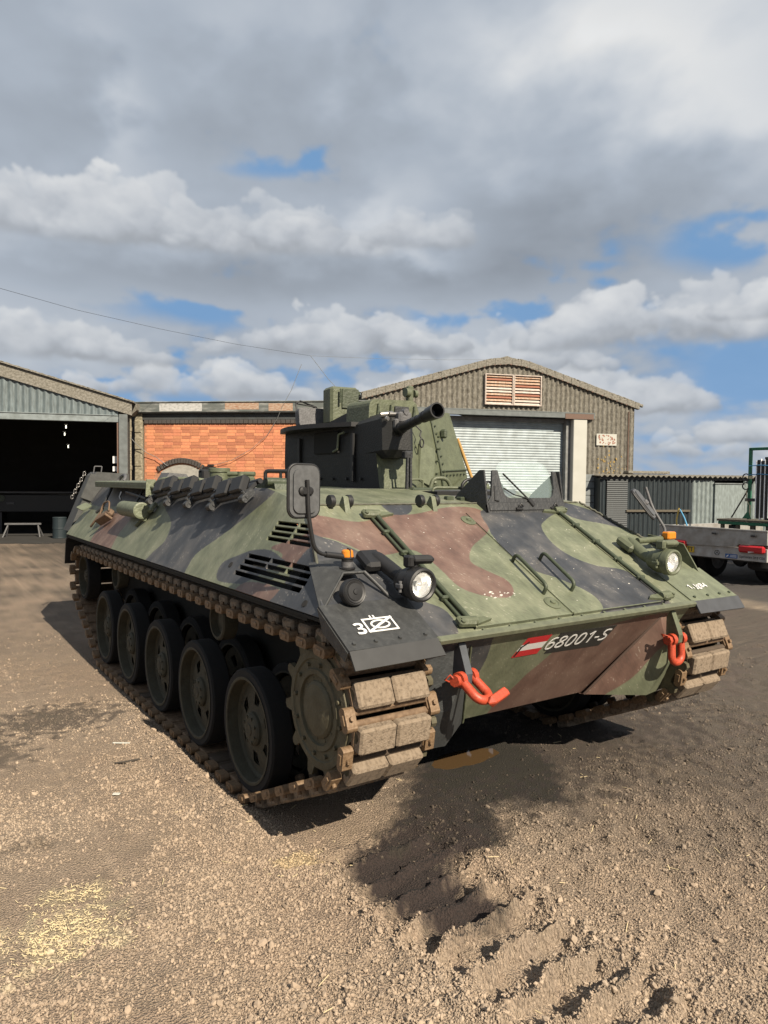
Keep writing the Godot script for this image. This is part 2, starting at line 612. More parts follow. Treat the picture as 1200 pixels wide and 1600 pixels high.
	M.rusty_white = worn(plain(.62, .58, .52, .8), noise_tex(.03, lin(.42, .14, .075), lin(1, 1, .97), 6, 73, 512, FastNoiseLite.TYPE_SIMPLEX_SMOOTH, .5, lin(.75, .55, .42)), 1.0, null, Vector3(.8, 2.2, .8))
	M.slat_white = worn(plain(.70, .68, .64, .6), noise_tex(.03, lin(.55, .40, .32), lin(1, 1, 1), 5, 74), .8, null, Vector3(.6, 2, .6))
	M.slat_rust = worn(plain(.33, .135, .085, .85), noise_tex(.04, lin(.6, .6, .6), lin(1.6, 1.5, 1.4), 5, 75), .9)
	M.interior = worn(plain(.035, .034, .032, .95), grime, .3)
	M.lamp_glow = plain(.9, .9, .85, .5)
	M.lamp_glow.emission_enabled = true
	M.lamp_glow.emission = Color(1, .98, .9)
	M.lamp_glow.emission_energy_multiplier = 1.2
	# truck
	M.alu = worn(plain(.50, .50, .48, .45, .2), noise_tex(.012, lin(.62, .58, .54), lin(1, 1, 1), 6, 81), .8)
	M.truck_white = worn(plain(.55, .55, .54, .5), noise_tex(.012, lin(.6, .56, .5), lin(1, 1, 1), 6, 82), .8)
	M.yellow = plain(.70, .46, .03, .5)
	M.sticker = plain(.03, .12, .36, .4)
	M.tail = plain(.55, .02, .025, .25)
	M.rack = worn(plain(.02, .21, .105, .5), scuff, 2.0)
	M.wood = worn(plain(.17, .15, .115, .9), noise_tex(.03, lin(.5, .47, .42), lin(1, 1, 1), 5, 84), 1.0, null, Vector3(3, 1, 1))
	M.blue_rope = plain(.08, .30, .55, .7)
	M.dark_text = plain(.06, .06, .06, .6)


const CAMO := [Color(.122, .135, .086), Color(.116, .069, .054), Color(.036, .039, .045)]


func smooth_loop(p: PackedVector2Array) -> PackedVector2Array:
	var out := PackedVector2Array()
	var n := p.size()
	for i in n:
		for k in 5:
			out.append(p[i].cubic_interpolate(p[(i + 1) % n], p[(i + n - 1) % n], p[(i + 2) % n], k / 5.0))
	return out


func camo(area: Rect2, ppm: float, shapes: Array, seed_: int, wear := 1.0) -> StandardMaterial3D:
	# painted pattern: each shape is [colour index, flat x, y list] in the panel's metres
	var w := int(area.size.x * ppm)
	var h := int(area.size.y * ppm)
	var idx := PackedByteArray()
	idx.resize(w * h)
	for s in shapes:
		var p := smooth_loop(poly(s[1]))
		for j in h:
			var y := area.position.y + area.size.y * (1.0 - (j + .5) / h)
			var xs := []
			for i in p.size():
				var a := p[i]
				var b := p[(i + 1) % p.size()]
				if (a.y > y) != (b.y > y): xs.append(a.x + (y - a.y) / (b.y - a.y) * (b.x - a.x))
			xs.sort()
			for q in range(0, xs.size() - 1, 2):
				var i0 := maxi(0, int((xs[q] - area.position.x) / area.size.x * w))
				var i1 := mini(w, int((xs[q + 1] - area.position.x) / area.size.x * w))
				for i in range(i0, i1): idx[j * w + i] = s[0]
	var im := Image.create(w, h, false, Image.FORMAT_RGB8)
	var a_ := FastNoiseLite.new()
	a_.seed = seed_
	a_.frequency = 7.0
	a_.fractal_octaves = 5
	var b_ := FastNoiseLite.new()
	b_.seed = seed_ + 1
	b_.frequency = 55.0
	b_.fractal_octaves = 2
	var c_ := FastNoiseLite.new()
	c_.seed = seed_ + 2
	c_.frequency = 2.2
	c_.fractal_octaves = 3
	for j in h:
		var y := area.position.y + area.size.y * (1.0 - (j + .5) / h)
		for i in w:
			var x := area.position.x + area.size.x * (i + .5) / w
			var c: Color = CAMO[idx[j * w + i]]
			var n := a_.get_noise_2d(x, y * .8)
			var f := b_.get_noise_2d(x * 1.6 + y * 1.1, y * .35 - x * .25)
			var big := c_.get_noise_2d(x, y)
			var run := a_.get_noise_2d(x * 3.5 + 20.0, y * .5)
			var k := 1.0 + wear * (.34 * n + .18 * f + .26 * big + .16 * run)
			c = Color(c.r * k, c.g * k, c.b * k)
			var dust := clampf(.10 + .35 * big + .25 * n, 0, .4) * wear
			c = c.lerp(Color(.19, .165, .13), dust * .6)
			if f > .58 + .2 * (1.0 - wear) and n > .12: c = c.lerp(Color(.36, .33, .28), minf((f - .48) * 4.0, .65))
			elif f < -.58 and n < 0: c = c.lerp(Color(.07, .06, .05), .4)
			im.set_pixel(i, j, c.linear_to_srgb())
	var m := StandardMaterial3D.new()
	m.albedo_texture = ImageTexture.create_from_image(im)
	m.roughness = .5
	m.texture_repeat = false
	return m


# ------------------------------------------------------------------ ground

var wet := PackedVector2Array()


func strip_at(x: float, z: float) -> float:
	# 1 inside the track print that runs from the near track towards the viewer
	var e := n_mid.get_noise_2d(x * 1.2, z * 1.2) * .10
	return smoothstep(-1.22, -1.10, x + e) * (1.0 - smoothstep(-.74, -.62, x + e)) * smoothstep(2.75, 3.0, z + e)


func height_at(x: float, z: float) -> float:
	var far := smoothstep(8.0, 30.0, Vector2(x, z - 2).length())
	var h := n_low.get_noise_2d(x, z) * .022
	var rough := .55 + .9 * smoothstep(-.1, .5, n_low.get_noise_2d(x * .9 + 9.0, z * .9)) + .8 * smoothstep(2.6, 4.2, z)
	h += n_mid.get_noise_2d(x, z) * .017 * rough
	h += (.5 + .5 * n_cell.get_noise_2d(x, z)) * -.016 * rough + .006
	# flatter under the vehicle
	var under := smoothstep(1.5, 1.2, absf(x)) * smoothstep(3.1, 2.7, z) * smoothstep(-2.4, -2.0, z)
	h = lerpf(h, h * .3 - .004, under)
	# loose gravel pushed up along the near track
	var berm := exp(-pow((x + 1.36) / .085, 2.0)) * smoothstep(-.2, 1.2, z) * smoothstep(2.75, 2.35, z)
	h += berm * (.052 + .03 * n_mid.get_noise_2d(x * 2.0, z * 2.0))
	var s := strip_at(x, z)
	if s > 0.0:
		var ph := z * TAU / .15 + n_mid.get_noise_2d(x * .6, z * .6) * 1.6 + (x + .9) * 3.2
		var k := pow(maxf(0.0, cos(ph)), 4.0)
		h += s * (-.028 + (.055 + .035 * smoothstep(3.3, 3.7, z)) * k * (.65 + .7 * absf(n_mid.get_noise_2d(x * .8, z * .8))))
	# shoulders of the print
	h += .034 * (exp(-pow((x + 1.20) / .06, 2.0)) + exp(-pow((x + .64) / .06, 2.0))) * smoothstep(2.95, 3.3, z) * (.5 + n_mid.get_noise_2d(x * 2, z * 2))
	# fainter old print further right
	var o := exp(-pow((x - 1.08) / .10, 2.0)) * smoothstep(2.4, 2.7, z)
	h += o * (.018 * n_mid.get_noise_2d(x * 3.0, z * 3.0) - .008)
	# hollow that holds the puddle
	h -= .026 * exp(-pow((x - .06) / .28, 2.0) - pow((z - 2.36) / .12, 2.0))
	return h * (1.0 - far)


func wetness(x: float, z: float) -> float:
	if x < -1.5 or x > .8 or z < 1.7 or z > 3.9: return 0.0
	var hits := 0.0
	for k in 4:
		var p := Vector2(x + .07 * n_mid.get_noise_2d(x * 1.2 + k * 7.0, z * 1.2) + .05 * (k % 2) - .025 + .05 * n_mid.get_noise_2d(x * 6.0, z * 6.0), z + .07 * n_mid.get_noise_2d(x * 1.2, z * 1.2 + 7.0 + k * 5.0) + .05 * (k / 2) - .025 + .05 * n_mid.get_noise_2d(x * 6.0 + 3.0, z * 6.0))
		if Geometry2D.is_point_in_polygon(p, wet): hits += .25
	return hits


func blob(x: float, z: float, cx: float, cz: float, rx: float, rz: float) -> float:
	var d := Vector2((x - cx) / rx, (z - cz) / rz).length() + n_mid.get_noise_2d(x * 1.5, z * 1.5) * 1.1
	return smoothstep(1.15, .6, d)


func ground_color(x: float, z: float) -> Color:
	var nl := n_low.get_noise_2d(x * .8 + 31.0, z * .8)
	var nm := n_mid.get_noise_2d(x * .7 + 4.0, z * .7)
	var c := Color(.318, .243, .175)
	c = c.lerp(Color(.37, .295, .22), clampf(.3 + nl + .4 * nm, 0, 1) * .6)
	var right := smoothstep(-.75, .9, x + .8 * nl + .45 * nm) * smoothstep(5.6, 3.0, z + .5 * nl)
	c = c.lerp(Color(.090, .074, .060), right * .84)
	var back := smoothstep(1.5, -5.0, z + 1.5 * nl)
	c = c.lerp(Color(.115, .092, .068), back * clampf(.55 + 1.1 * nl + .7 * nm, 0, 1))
	c = c.lerp(Color(.088, .070, .054), .85 * blob(x, z, -1.78, .48, .42, .30))
	c = c.lerp(Color(.088, .070, .054), .7 * blob(x, z, -2.3, .9, .35, .3))
	c = c.lerp(Color(.16, .125, .09), .7 * blob(x, z, -2.16, 2.17, .10, .06))
	c = c.lerp(Color(.13, .105, .08), .6 * blob(x, z, -1.95, 2.86, .09, .04))
	c = c.lerp(Color(.43, .36, .24), .8 * blob(x, z, -2.13, 2.86, .20, .16))
	c = c.lerp(Color(.41, .34, .22), .65 * blob(x, z, -2.06, 2.64, .14, .07))
	c = c.lerp(Color(.50, .38, .2), .5 * blob(x, z, -1.25, 2.85, .10, .06))
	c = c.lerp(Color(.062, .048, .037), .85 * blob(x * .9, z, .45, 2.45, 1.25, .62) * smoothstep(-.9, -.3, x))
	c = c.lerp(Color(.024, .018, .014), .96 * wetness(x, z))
	var hard := smoothstep(6.6, 7.0, x + .35 * nl + (z + 1.0) * .12) * smoothstep(4.0, 1.5, z)
	c = c.lerp(Color(.095, .085, .075), hard)
	var edge := exp(-pow((x + .35 * nl + (z + 1.0) * .12 - 6.75) / .28, 2.0)) * smoothstep(4.0, 1.5, z)
	c = c.lerp(Color(.40, .32, .23), edge * .8)
	return c


func axis(lo: float, hi: float, step: float) -> PackedFloat32Array:
	var neg := []
	var s := step
	var x := lo
	while x > -900.0:
		s *= 1.09
		x -= s
		neg.append(x)
	neg.reverse()
	var out := PackedFloat32Array(neg)
	x = lo
	while x < hi:
		out.append(x)
		x += step
	s = step
	while x < 900.0:
		out.append(x)
		s *= 1.09
		x += s
	return out


func build_ground() -> void:
	wet = smooth_loop(poly([-.5, 2.59, -.27, 2.36, -.1, 2.1, .2, 1.9, .47, 2.2, .42, 2.68, .16, 3.0, .12, 3.16, .01, 3.05, -.22, 2.89, -.33, 3.09, -.42, 3.2, -.55, 3.25, -.66, 3.22, -.76, 3.22, -.80, 3.4, -.74, 3.56, -.90, 3.62, -1.03, 3.59, -1.10, 3.43, -1.14, 3.13, -1.08, 2.97, -.79, 2.8]))
	var xs := axis(-4.0, 3.0, .019)
	var zs := axis(-1.2, 5.3, .018)
	var nx := xs.size()
	var nz := zs.size()
	var v := PackedVector3Array(); v.resize(nx * nz)
	var c := PackedColorArray(); c.resize(nx * nz)
	var uv := PackedVector2Array(); uv.resize(nx * nz)
	for j in nz:
		for i in nx:
			var q := j * nx + i
			v[q] = Vector3(xs[i], height_at(xs[i], zs[j]), zs[j])
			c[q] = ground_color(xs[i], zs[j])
			uv[q] = Vector2(xs[i], zs[j])
	var nn := PackedVector3Array(); nn.resize(nx * nz)
	var idx := PackedInt32Array(); idx.resize((nx - 1) * (nz - 1) * 6)
	var t := 0
	for j in nz:
		for i in nx:
			var a := v[j * nx + maxi(i - 1, 0)]
			var b := v[j * nx + mini(i + 1, nx - 1)]
			var d := v[maxi(j - 1, 0) * nx + i]
			var e := v[mini(j + 1, nz - 1) * nx + i]
			nn[j * nx + i] = (e - d).cross(b - a).normalized()
			if i < nx - 1 and j < nz - 1:
				var q := j * nx + i
				idx[t] = q; idx[t + 1] = q + 1; idx[t + 2] = q + nx
				idx[t + 3] = q + 1; idx[t + 4] = q + nx + 1; idx[t + 5] = q + nx
				t += 6
	var arr := []
	arr.resize(Mesh.ARRAY_MAX)
	arr[Mesh.ARRAY_VERTEX] = v
	arr[Mesh.ARRAY_NORMAL] = nn
	arr[Mesh.ARRAY_COLOR] = c
	arr[Mesh.ARRAY_TEX_UV] = uv
	arr[Mesh.ARRAY_INDEX] = idx
	var mesh := ArrayMesh.new()
	mesh.add_surface_from_arrays(Mesh.PRIMITIVE_TRIANGLES, arr)
	var m := StandardMaterial3D.new()
	m.vertex_color_use_as_albedo = true
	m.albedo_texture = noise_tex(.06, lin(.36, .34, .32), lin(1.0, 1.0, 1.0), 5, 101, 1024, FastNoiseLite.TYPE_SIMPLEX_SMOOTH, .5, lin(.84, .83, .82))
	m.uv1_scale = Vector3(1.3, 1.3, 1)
	m.roughness = .95
	m.normal_enabled = true
	m.normal_texture = bump_tex(.09, 4, 103, 1024, 14.0, FastNoiseLite.TYPE_CELLULAR)
	m.normal_scale = 1.5
	M.ground = m
	var o := MeshInstance3D.new()
	o.name = "ground"
	o.mesh = mesh
	o.material_override = m
	o.set_meta("kind", "structure")
	add_child(o)
	# puddle
	var st := nb()
	var p := PackedVector2Array()
	for k in 26:
		var a := TAU * k / 26
		p.append(Vector2(.06 + cos(a) * .27 * (1 + .2 * sin(a * 3)), -(2.36 + sin(a) * .10)))
	prism(st, p, Transform3D(Basis(Vector3.RIGHT, Vector3(0, 0, -1), Vector3.UP), Vector3(0, -.016, 0)), .003)
	var w := plain(.10, .062, .030, .04)
	var pud := obj("puddle", st, w)
	pud.set_meta("kind", "structure")


func stone_mesh(seed_: int) -> ArrayMesh:
	var r := RandomNumberGenerator.new()
	r.seed = seed_
	var g := (1.0 + sqrt(5.0)) / 2.0
	var p := []
	for q in [[-1, g, 0], [1, g, 0], [-1, -g, 0], [1, -g, 0], [0, -1, g], [0, 1, g], [0, -1, -g], [0, 1, -g], [g, 0, -1], [g, 0, 1], [-g, 0, -1], [-g, 0, 1]]:
		p.append(Vector3(q[0], q[1], q[2]).normalized() * r.randf_range(.7, 1.2) * Vector3(1, .68, .85))
	var st := nb()
	for f in [[0, 11, 5], [0, 5, 1], [0, 1, 7], [0, 7, 10], [0, 10, 11], [1, 5, 9], [5, 11, 4], [11, 10, 2], [10, 7, 6], [7, 1, 8], [3, 9, 4], [3, 4, 2], [3, 2, 6], [3, 6, 8], [3, 8, 9], [4, 9, 5], [2, 4, 11], [6, 2, 10], [8, 6, 7], [9, 8, 1]]:
		tri(st, p[f[0]], p[f[1]], p[f[2]])
	return baked(st)


func build_stones() -> void:
	var m := StandardMaterial3D.new()
	m.vertex_color_use_as_albedo = true
	m.roughness = .95
	var r := RandomNumberGenerator.new()
	r.seed = 5
	for kind in 4:
		var mm := MultiMesh.new()
		mm.transform_format = MultiMesh.TRANSFORM_3D
		mm.use_colors = true
		mm.mesh = stone_mesh(50 + kind)
		var at := []
		var n: int = [110000, 60000, 18000, 3200][kind]
		var tries := 0
		while at.size() < n and tries < n * 5:
			tries += 1
			# denser towards the viewer
			var f := r.randf()
			var rad := 1.3 + 6.5 * f * f
			var ang := deg_to_rad(r.randf_range(-38, 38) - 34.1)
			var x := CAM.x - sin(ang) * rad
			var z := CAM.z - cos(ang) * rad
			if absf(x) < 1.2 and z < 2.75: 
				if r.randf() < .75: continue
			var dens := .35 + .9 * n_low.get_noise_2d(x * 1.3 + 50.0, z * 1.3) + .5 * n_mid.get_noise_2d(x + 9.0, z)
			dens += .9 * exp(-pow((x + 1.42) / .22, 2.0)) * smoothstep(.2, 1.5, z) * smoothstep(3.6, 2.6, z)
			dens += .45 * smoothstep(3.2, 4.0, z) * smoothstep(-2.0, -1.4, x)
			var sh := absf(x + .93)
			if z > 2.9: dens += .9 * exp(-pow((sh - .27) / .07, 2.0)) + .35 * strip_at(x, z) * smoothstep(.1, .8, cos(z * TAU / .15 + n_mid.get_noise_2d(x * .6, z * .6) * 1.6 + (x + .9) * 3.2))
			if z > 2.9 and strip_at(x, z) > .6 and sh < .2: dens *= .55
			if wetness(x, z) > .3: dens *= .35
			if r.randf() > dens or (kind < 2 and rad > 5.5): continue
			var s: float = [.0026, .0038, .0055, .0088][kind] * exp(r.randfn() * .32)
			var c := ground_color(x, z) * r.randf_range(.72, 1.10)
			c = c.lerp(Color(.34, .265, .19), r.randf() * .15)
			at.append([Transform3D(Basis.from_euler(Vector3(r.randf() * 6, r.randf() * 6, r.randf() * 6)).scaled(Vector3.ONE * s), Vector3(x, height_at(x, z) + s * .25, z)), c])
		mm.instance_count = at.size()
		for i in at.size():
			mm.set_instance_transform(i, at[i][0])
			mm.set_instance_color(i, at[i][1])
		var o := MultiMeshInstance3D.new()
		o.multimesh = mm
		o.material_override = m
		o.name = ["gravel", "gravel_001", "gravel_002", "clods"][kind]
		tag(o, ["finest loose gravel grains strewn over the yard", "small loose gravel grains strewn over the yard", "coarser pebbles strewn over the yard", "largest dry clods and stones lying on the yard"][kind], ["gravel", "gravel", "pebbles", "clods"][kind], "", "stuff")
		add_child(o)


# ------------------------------------------------------------------ buildings

func face(o: Vector3, deg: float) -> Transform3D:
	# x along the face to the right, y up, z out towards the yard
	return Transform3D(Basis(Vector3.UP, deg_to_rad(deg)), o)


func build_left_garage() -> void:
	var g := thing("corrugated_garage", "blue grey corrugated garage with a wide open doorway and dark inside", "garage", face(Vector3(-.268, 0, -13.332), -20.12))
	var I := Transform3D()
	var eave := 3.22
	var ridge := -4.2
	var slope := .283
	var left := -10.9
	var top := func(u: float) -> float: return 3.43 + slope * ((2.47 - u) if u > ridge else (2.47 - ridge) - (ridge - u)) - .30
	# gable sheets, each one a piece
	var u := left + .25
	while u < 2.2:
		var st := nb()
		var e := minf(u + .80, 2.24)
		corrugated(st, top, u, e, .15, .017, Transform3D(Basis(), Vector3(0, 0, .02 + .004 * (int(u * 10) % 2))), 3.06)
		obj("gable_sheet", st, M.sheet_blue, g)
		u += .78
	var st := nb()
	box(st, Vector3((left + 2.25) * .5, 2.995, .05), Vector3(2.25 - left, .15, .10), Basis(), .01)
	box(st, Vector3((left + 2.25) * .5, 3.085, .075), Vector3(2.25 - left, .02, .09), Basis(), .004)
	obj("lintel", st, M.beam_blue, g)
	# verge boards and roof
	for side in [1.0, -1.0]:
		var a := Vector2(2.56, 3.40) if side > 0 else Vector2(ridge, 3.43 + slope * (2.47 - ridge))
		var b := Vector2(ridge, 3.43 + slope * (2.47 - ridge)) if side > 0 else Vector2(left - .1, 3.40)
		st = nb()
		prism(st, PackedVector2Array([a, b, b - Vector2(0, .30), a - Vector2(0, .30)]), Transform3D(Basis(), Vector3(0, 0, -.02)), .10)
		obj("verge_board", st, M.verge, g)
		st = nb()
		prism(st, PackedVector2Array([a + Vector2(.06 * side, .0), b + Vector2(0, .0), b + Vector2(0, .035), a + Vector2(.06 * side, .035)]), Transform3D(Basis(), Vector3(0, 0, -9.1)), 9.24)
		for k in 60:
			var q := a.lerp(b, (k + rng.randf()) / 60.0)
			box(st, Vector3(q.x, q.y + .045, .10), Vector3(.06, .02, .06 + rng.randf() * .05), Basis(Vector3(0, 0, 1), -.28 * side), .006)
		obj("roof", st, M.verge, g)
	# posts, walls
	for x in [2.36, left + .1]:
		st = nb()
		box(st, Vector3(x, 1.56, .0), Vector3(.20, 3.12, .16), Basis(), .01)
		obj("door_post", st, M.beam, g)
	st = nb()
	box(st, Vector3(2.235, 1.46, .06), Vector3(.03, 2.92, .04))
	obj("door_trim", st, M.rust, g)
	st = nb()
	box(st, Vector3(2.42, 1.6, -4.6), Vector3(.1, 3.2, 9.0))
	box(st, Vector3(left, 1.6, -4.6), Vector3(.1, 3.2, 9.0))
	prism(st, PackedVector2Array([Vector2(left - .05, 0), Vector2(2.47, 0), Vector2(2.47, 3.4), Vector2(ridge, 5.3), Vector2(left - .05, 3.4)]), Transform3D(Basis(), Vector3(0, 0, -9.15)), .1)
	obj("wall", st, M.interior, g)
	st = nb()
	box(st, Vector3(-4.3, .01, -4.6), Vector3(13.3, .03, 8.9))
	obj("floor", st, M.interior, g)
	for k in 3:
		var l := thing("strip_light", ["nearest ceiling tube lamp in the dark garage", "middle ceiling tube lamp in the dark garage", "farthest ceiling tube lamp in the dark garage"][k], "lamp", g.transform * Transform3D(Basis(), Vector3([.55, .25, .0][k], [2.99, 2.88, 2.60][k], [-3.0, -4.5, -6.5][k])), "tube lamps in the garage")
		st = nb()
		box(st, Vector3(0, 0, 0), Vector3(.032, .09, .03), Basis(), .01)
		obj("lamp_tube", st, M.lamp_glow, l)
		st = nb()
		box(st, Vector3(0, .08, 0), Vector3(.09, .03, .05))
		obj("lamp_housing", st, M.grey, l)
		var om := OmniLight3D.new()
		om.name = "lamp_light"
		om.light_energy = .03
		om.light_color = Color(1, .98, .9)
		om.omni_range = 14
		om.omni_attenuation = 2
		om.light_size = .03
		om.shadow_enabled = true
		l.add_child(om)
		om.position = Vector3(0, -.0, .0)
	# things inside
	var t := thing("trestle", "pale metal trestle standing on the dark garage floor", "trestle", g.transform * Transform3D(Basis(), Vector3(-.38, 0, -2.2)))
	st = nb()
	box(st, Vector3(0, .36, 0), Vector3(.88, .05, .09), Basis(), .008)
	obj("beam", st, M.grey, t)
	for sx in [-1, 1]:
		for sz in [-1, 1]:
			st = nb()
			tube(st, [Vector3(sx * .36, .34, 0), Vector3(sx * .45, 0, sz * .2)], .022)
			obj("leg", st, M.grey, t)
	t = thing("workbench", "long dark bench with a grey front rail inside the garage", "bench", g.transform * Transform3D(Basis(), Vector3(-.3, 0, -3.6)))
	st = nb()
	box(st, Vector3(0, 1.17, 0), Vector3(2.3, .05, .06), Basis(), .01)
	obj("rail", st, M.grey, t)
	st = nb()
	box(st, Vector3(0, .86, -.4), Vector3(2.3, .50, .7), Basis(), .02)
	obj("cabinet", st, M.black, t)
	for sx in [-1, 1]:
		st = nb()
		box(st, Vector3(sx * 1.0, .3, -.4), Vector3(.08, .62, .6))
		obj("leg", st, M.black, t)
	st = nb()
	cyl(st, Vector3(-.95, 1.0, -.05), Vector3(-.95, 1.0, -.02), .09, .09, 20)
	obj("gauge", st, M.green_dark, t)
	st = nb()
	box(st, Vector3(-.72, .86, -.04), Vector3(.2, .06, .02), Basis(), .004)
	obj("plate", st, M.grey, t)
	st = nb()
	lathe(st, Vector3(0, .0, 0), Vector3.UP, [[0, 0], [.17, 0], [.175, .02], [.17, .04], [.17, .24], [.177, .26], [.17, .28], [.17, .5], [.175, .53], [.16, .55], [0, .54]], 20)
	var drum := obj("oil_drum", st, plain(.012, .024, .03, .7))
	drum.transform = g.transform * Transform3D(Basis(), Vector3(.62, .02, -1.6))
	tag(drum, "small teal oil drum at the right of the garage floor", "drum")
	# pale sheets pinned behind the door post
	var pn := thing("wall_notice", "two pale notices fixed inside the garage door post", "notice", g.transform * Transform3D(Basis(), Vector3(2.16, 1.93, -.14)))
	st = nb()
	box(st, Vector3(0, .1, 0), Vector3(.13, .17, .01)); obj("sheet", st, M.white, pn)
	st = nb()
	box(st, Vector3(0, -.12, 0), Vector3(.13, .12, .01)); obj("sheet", st, M.white, pn)


func build_brick_building() -> void:
	var g := thing("brick_building", "low flat roofed building of orange brick with rusty white fascia", "building", face(Vector3(2.227, 0, -13.091), -42.12))
	var st := nb()
	box(st, Vector3(3.2, 1.48, -2.006), Vector3(5.6, 2.96, 4.0))
	obj("wall", st, M.mortar, g)
	# bricks: single ones where the photo shows them, the rest joined
	var mesh := []
	for i in 3:
		st = nb()
		box(st, Vector3.ZERO, Vector3(.228 - .002 * i, .0705, .10), Basis(), .003)
		mesh.append(baked(st))
	st = nb()
	box(st, Vector3.ZERO, Vector3(.105, .066, .10), Basis(), .004)
	var half := baked(st)
	var rest := []
	var row := 0
	var v := .04
	var single := 0
	while v < 2.93:
		var u := .46 if row % 2 == 0 else .345 + .08
		var first := true
		while u < 5.9:
			var L := .225
			if first and row % 2 == 1: L = .225
			var c := u + L * .5
			first = false
			var arch := Vector2((c - 1.4) / .62, (v - 1.62) / .45)
			u += .2345
			if v > 1.56 and arch.y < 1.1 and arch.length() < 1.02: continue
			var at := Transform3D(Basis(Vector3(0, 0, 1), rng.randf_range(-.008, .008)), Vector3(c, v, -.0495 + rng.randf_range(-.002, .003)))
			if v > 1.55 and c < 4.15 and single < 300:
				inst("brick", mesh[rng.randi() % 3], M.bricks[rng.randi() % 6], g, at)
				single += 1
			else: rest.append(at)
		v += .0755
		row += 1
	var mm := MultiMesh.new()
	mm.transform_format = MultiMesh.TRANSFORM_3D
	mm.use_colors = true
	mm.mesh = mesh[2]
	mm.instance_count = rest.size()
	for i in rest.size():
		mm.set_instance_transform(i, rest[i])
		var k := rng.randf_range(.5, .9)
		mm.set_instance_color(i, Color(.66 * k, .26 * k * rng.randf_range(.85, 1.1), .128 * k))
	var r := MultiMeshInstance3D.new()
	r.multimesh = mm
	var bm := StandardMaterial3D.new()
	bm.vertex_color_use_as_albedo = true
	bm.roughness = .9
	r.material_override = bm
	r.name = "brickwork"
	r.set_meta("kind", "stuff")
	g.add_child(r)
	# dark header course, band, fascia
	var n := 0
	var u := .47
	while u < 5.9:
		st = nb()
		box(st, Vector3(u, 2.995, -.02), Vector3(.104, .09, .12), Basis(), .004)
		obj("header_brick", st, M.brick_dark, g)
		u += .117
	st = nb()
	box(st, Vector3(3.2, 3.12, -.03), Vector3(5.7, .16, .12), Basis(), .006)
	obj("band", st, M.dark_band, g)
	st = nb()
	box(st, Vector3(3.12, 3.335, .12), Vector3(6.0, .24, .05), Basis(), .012)
	box(st, Vector3(3.12, 3.465, .09), Vector3(6.0, .03, .16), Basis(), .008)
	obj("fascia", st, M.fascia, g)
	st = nb()
	box(st, Vector3(1.42, 3.34, .1435), Vector3(1.10, .20, .006), Basis(), .002)
	obj("flaked_paint", st, M.fascia_white, g)
	st = nb()
	box(st, Vector3(2.98, 3.36, .1435), Vector3(.85, .17, .006), Basis(), .002)
	box(st, Vector3(3.95, 3.33, .1435), Vector3(.60, .18, .006), Basis(), .002)
	obj("flaked_paint", st, M.rusty_white, g)
	st = nb()
	box(st, Vector3(3.12, 3.40, -2.0), Vector3(6.0, .08, 4.15))
	box(st, Vector3(3.12, 3.21, .05), Vector3(6.0, .02, .15))
	obj("roof", st, M.dark_band, g)
	# window head with white boarding
	var w := Node3D.new()
	w.name = "window"
	g.add_child(w)
	st = nb()
	var pts := PackedVector2Array([Vector2(.86, 1.2), Vector2(1.94, 1.2)])
	for k in 13:
		var a := lerpf(1.94, .86, k / 12.0)
		pts.append(Vector2(a, 1.76 + .17 * (1 - pow((a - 1.4) / .54, 2))))
	prism(st, pts, Transform3D(Basis(), Vector3(0, 0, -.02)), .035)
	obj("boarding", st, M.boarding, w)
	for k in 17:
		var t := -1.0 + 2.0 * k / 16.0
		var p := Vector2(1.4 + t * .60, 1.83 + .21 * (1 - t * t))
		st = nb()
		box(st, Vector3(p.x, p.y, -.012), Vector3(.062, .125, .13), Basis(Vector3(0, 0, 1), -t * .55), .005)
		obj("voussoir", st, M.brick_dark, w)
	st = nb()
	box(st, Vector3(2.02, 1.75, .05), Vector3(.07, .30, .06))
	box(st, Vector3(2.16, 1.86, .05), Vector3(.22, .06, .06))
	box(st, Vector3(2.16, 1.93, .05), Vector3(.16, .04, .05))
	obj("bracket", st, M.black, g)
	# concrete pier at the left end
	st = nb()
	box(st, Vector3(.27, 1.6, -.06), Vector3(.20, 3.2, .22), Basis(), .015)
	for k in 5: box(st, Vector3(.265 + .004 * (k % 2), 1.2 + k * .42, .02 + .004 * (k % 2)), Vector3(.19, .32, .10), Basis(), .02)
	obj("pier", st, M.concrete, g)
	var pipe := thing("downpipe", "mossy downpipe with hopper between garage and brick building", "drainpipe", g.transform * Transform3D(Basis(), Vector3(.09, 0, .16)))
	st = nb()
	cyl(st, Vector3(0, 0, 0), Vector3(0, 3.1, 0), .055, .055, 14)
	for y in [.6, 1.8, 2.75]: cyl(st, Vector3(0, y, 0), Vector3(0, y + .1, 0), .068, .068, 14)
	obj("pipe", st, M.concrete, pipe)
	st = nb()
	prism(st, PackedVector2Array([Vector2(-.09, 3.12), Vector2(.09, 3.12), Vector2(.26, 3.26), Vector2(.28, 3.42), Vector2(-.22, 3.42), Vector2(-.20, 3.26)]), Transform3D(Basis(), Vector3(0, 0, -.12)), .24)
	obj("hopper", st, M.verge, pipe)
	st = nb()
	tube(st, [Vector3(-.28, 3.10, .16), Vector3(.02, 2.7, .18), Vector3(.30, 2.42, .18), Vector3(.52, 2.22, .10), Vector3(.75, 2.12, .08), Vector3(1.05, 1.9, .08)], .008, 6)
	var cb := obj("wall_cable", st, M.reveal)
	cb.transform = g.transform
	tag(cb, "thin pale cable sagging across pier and left brickwork", "cable")
	st = nb()
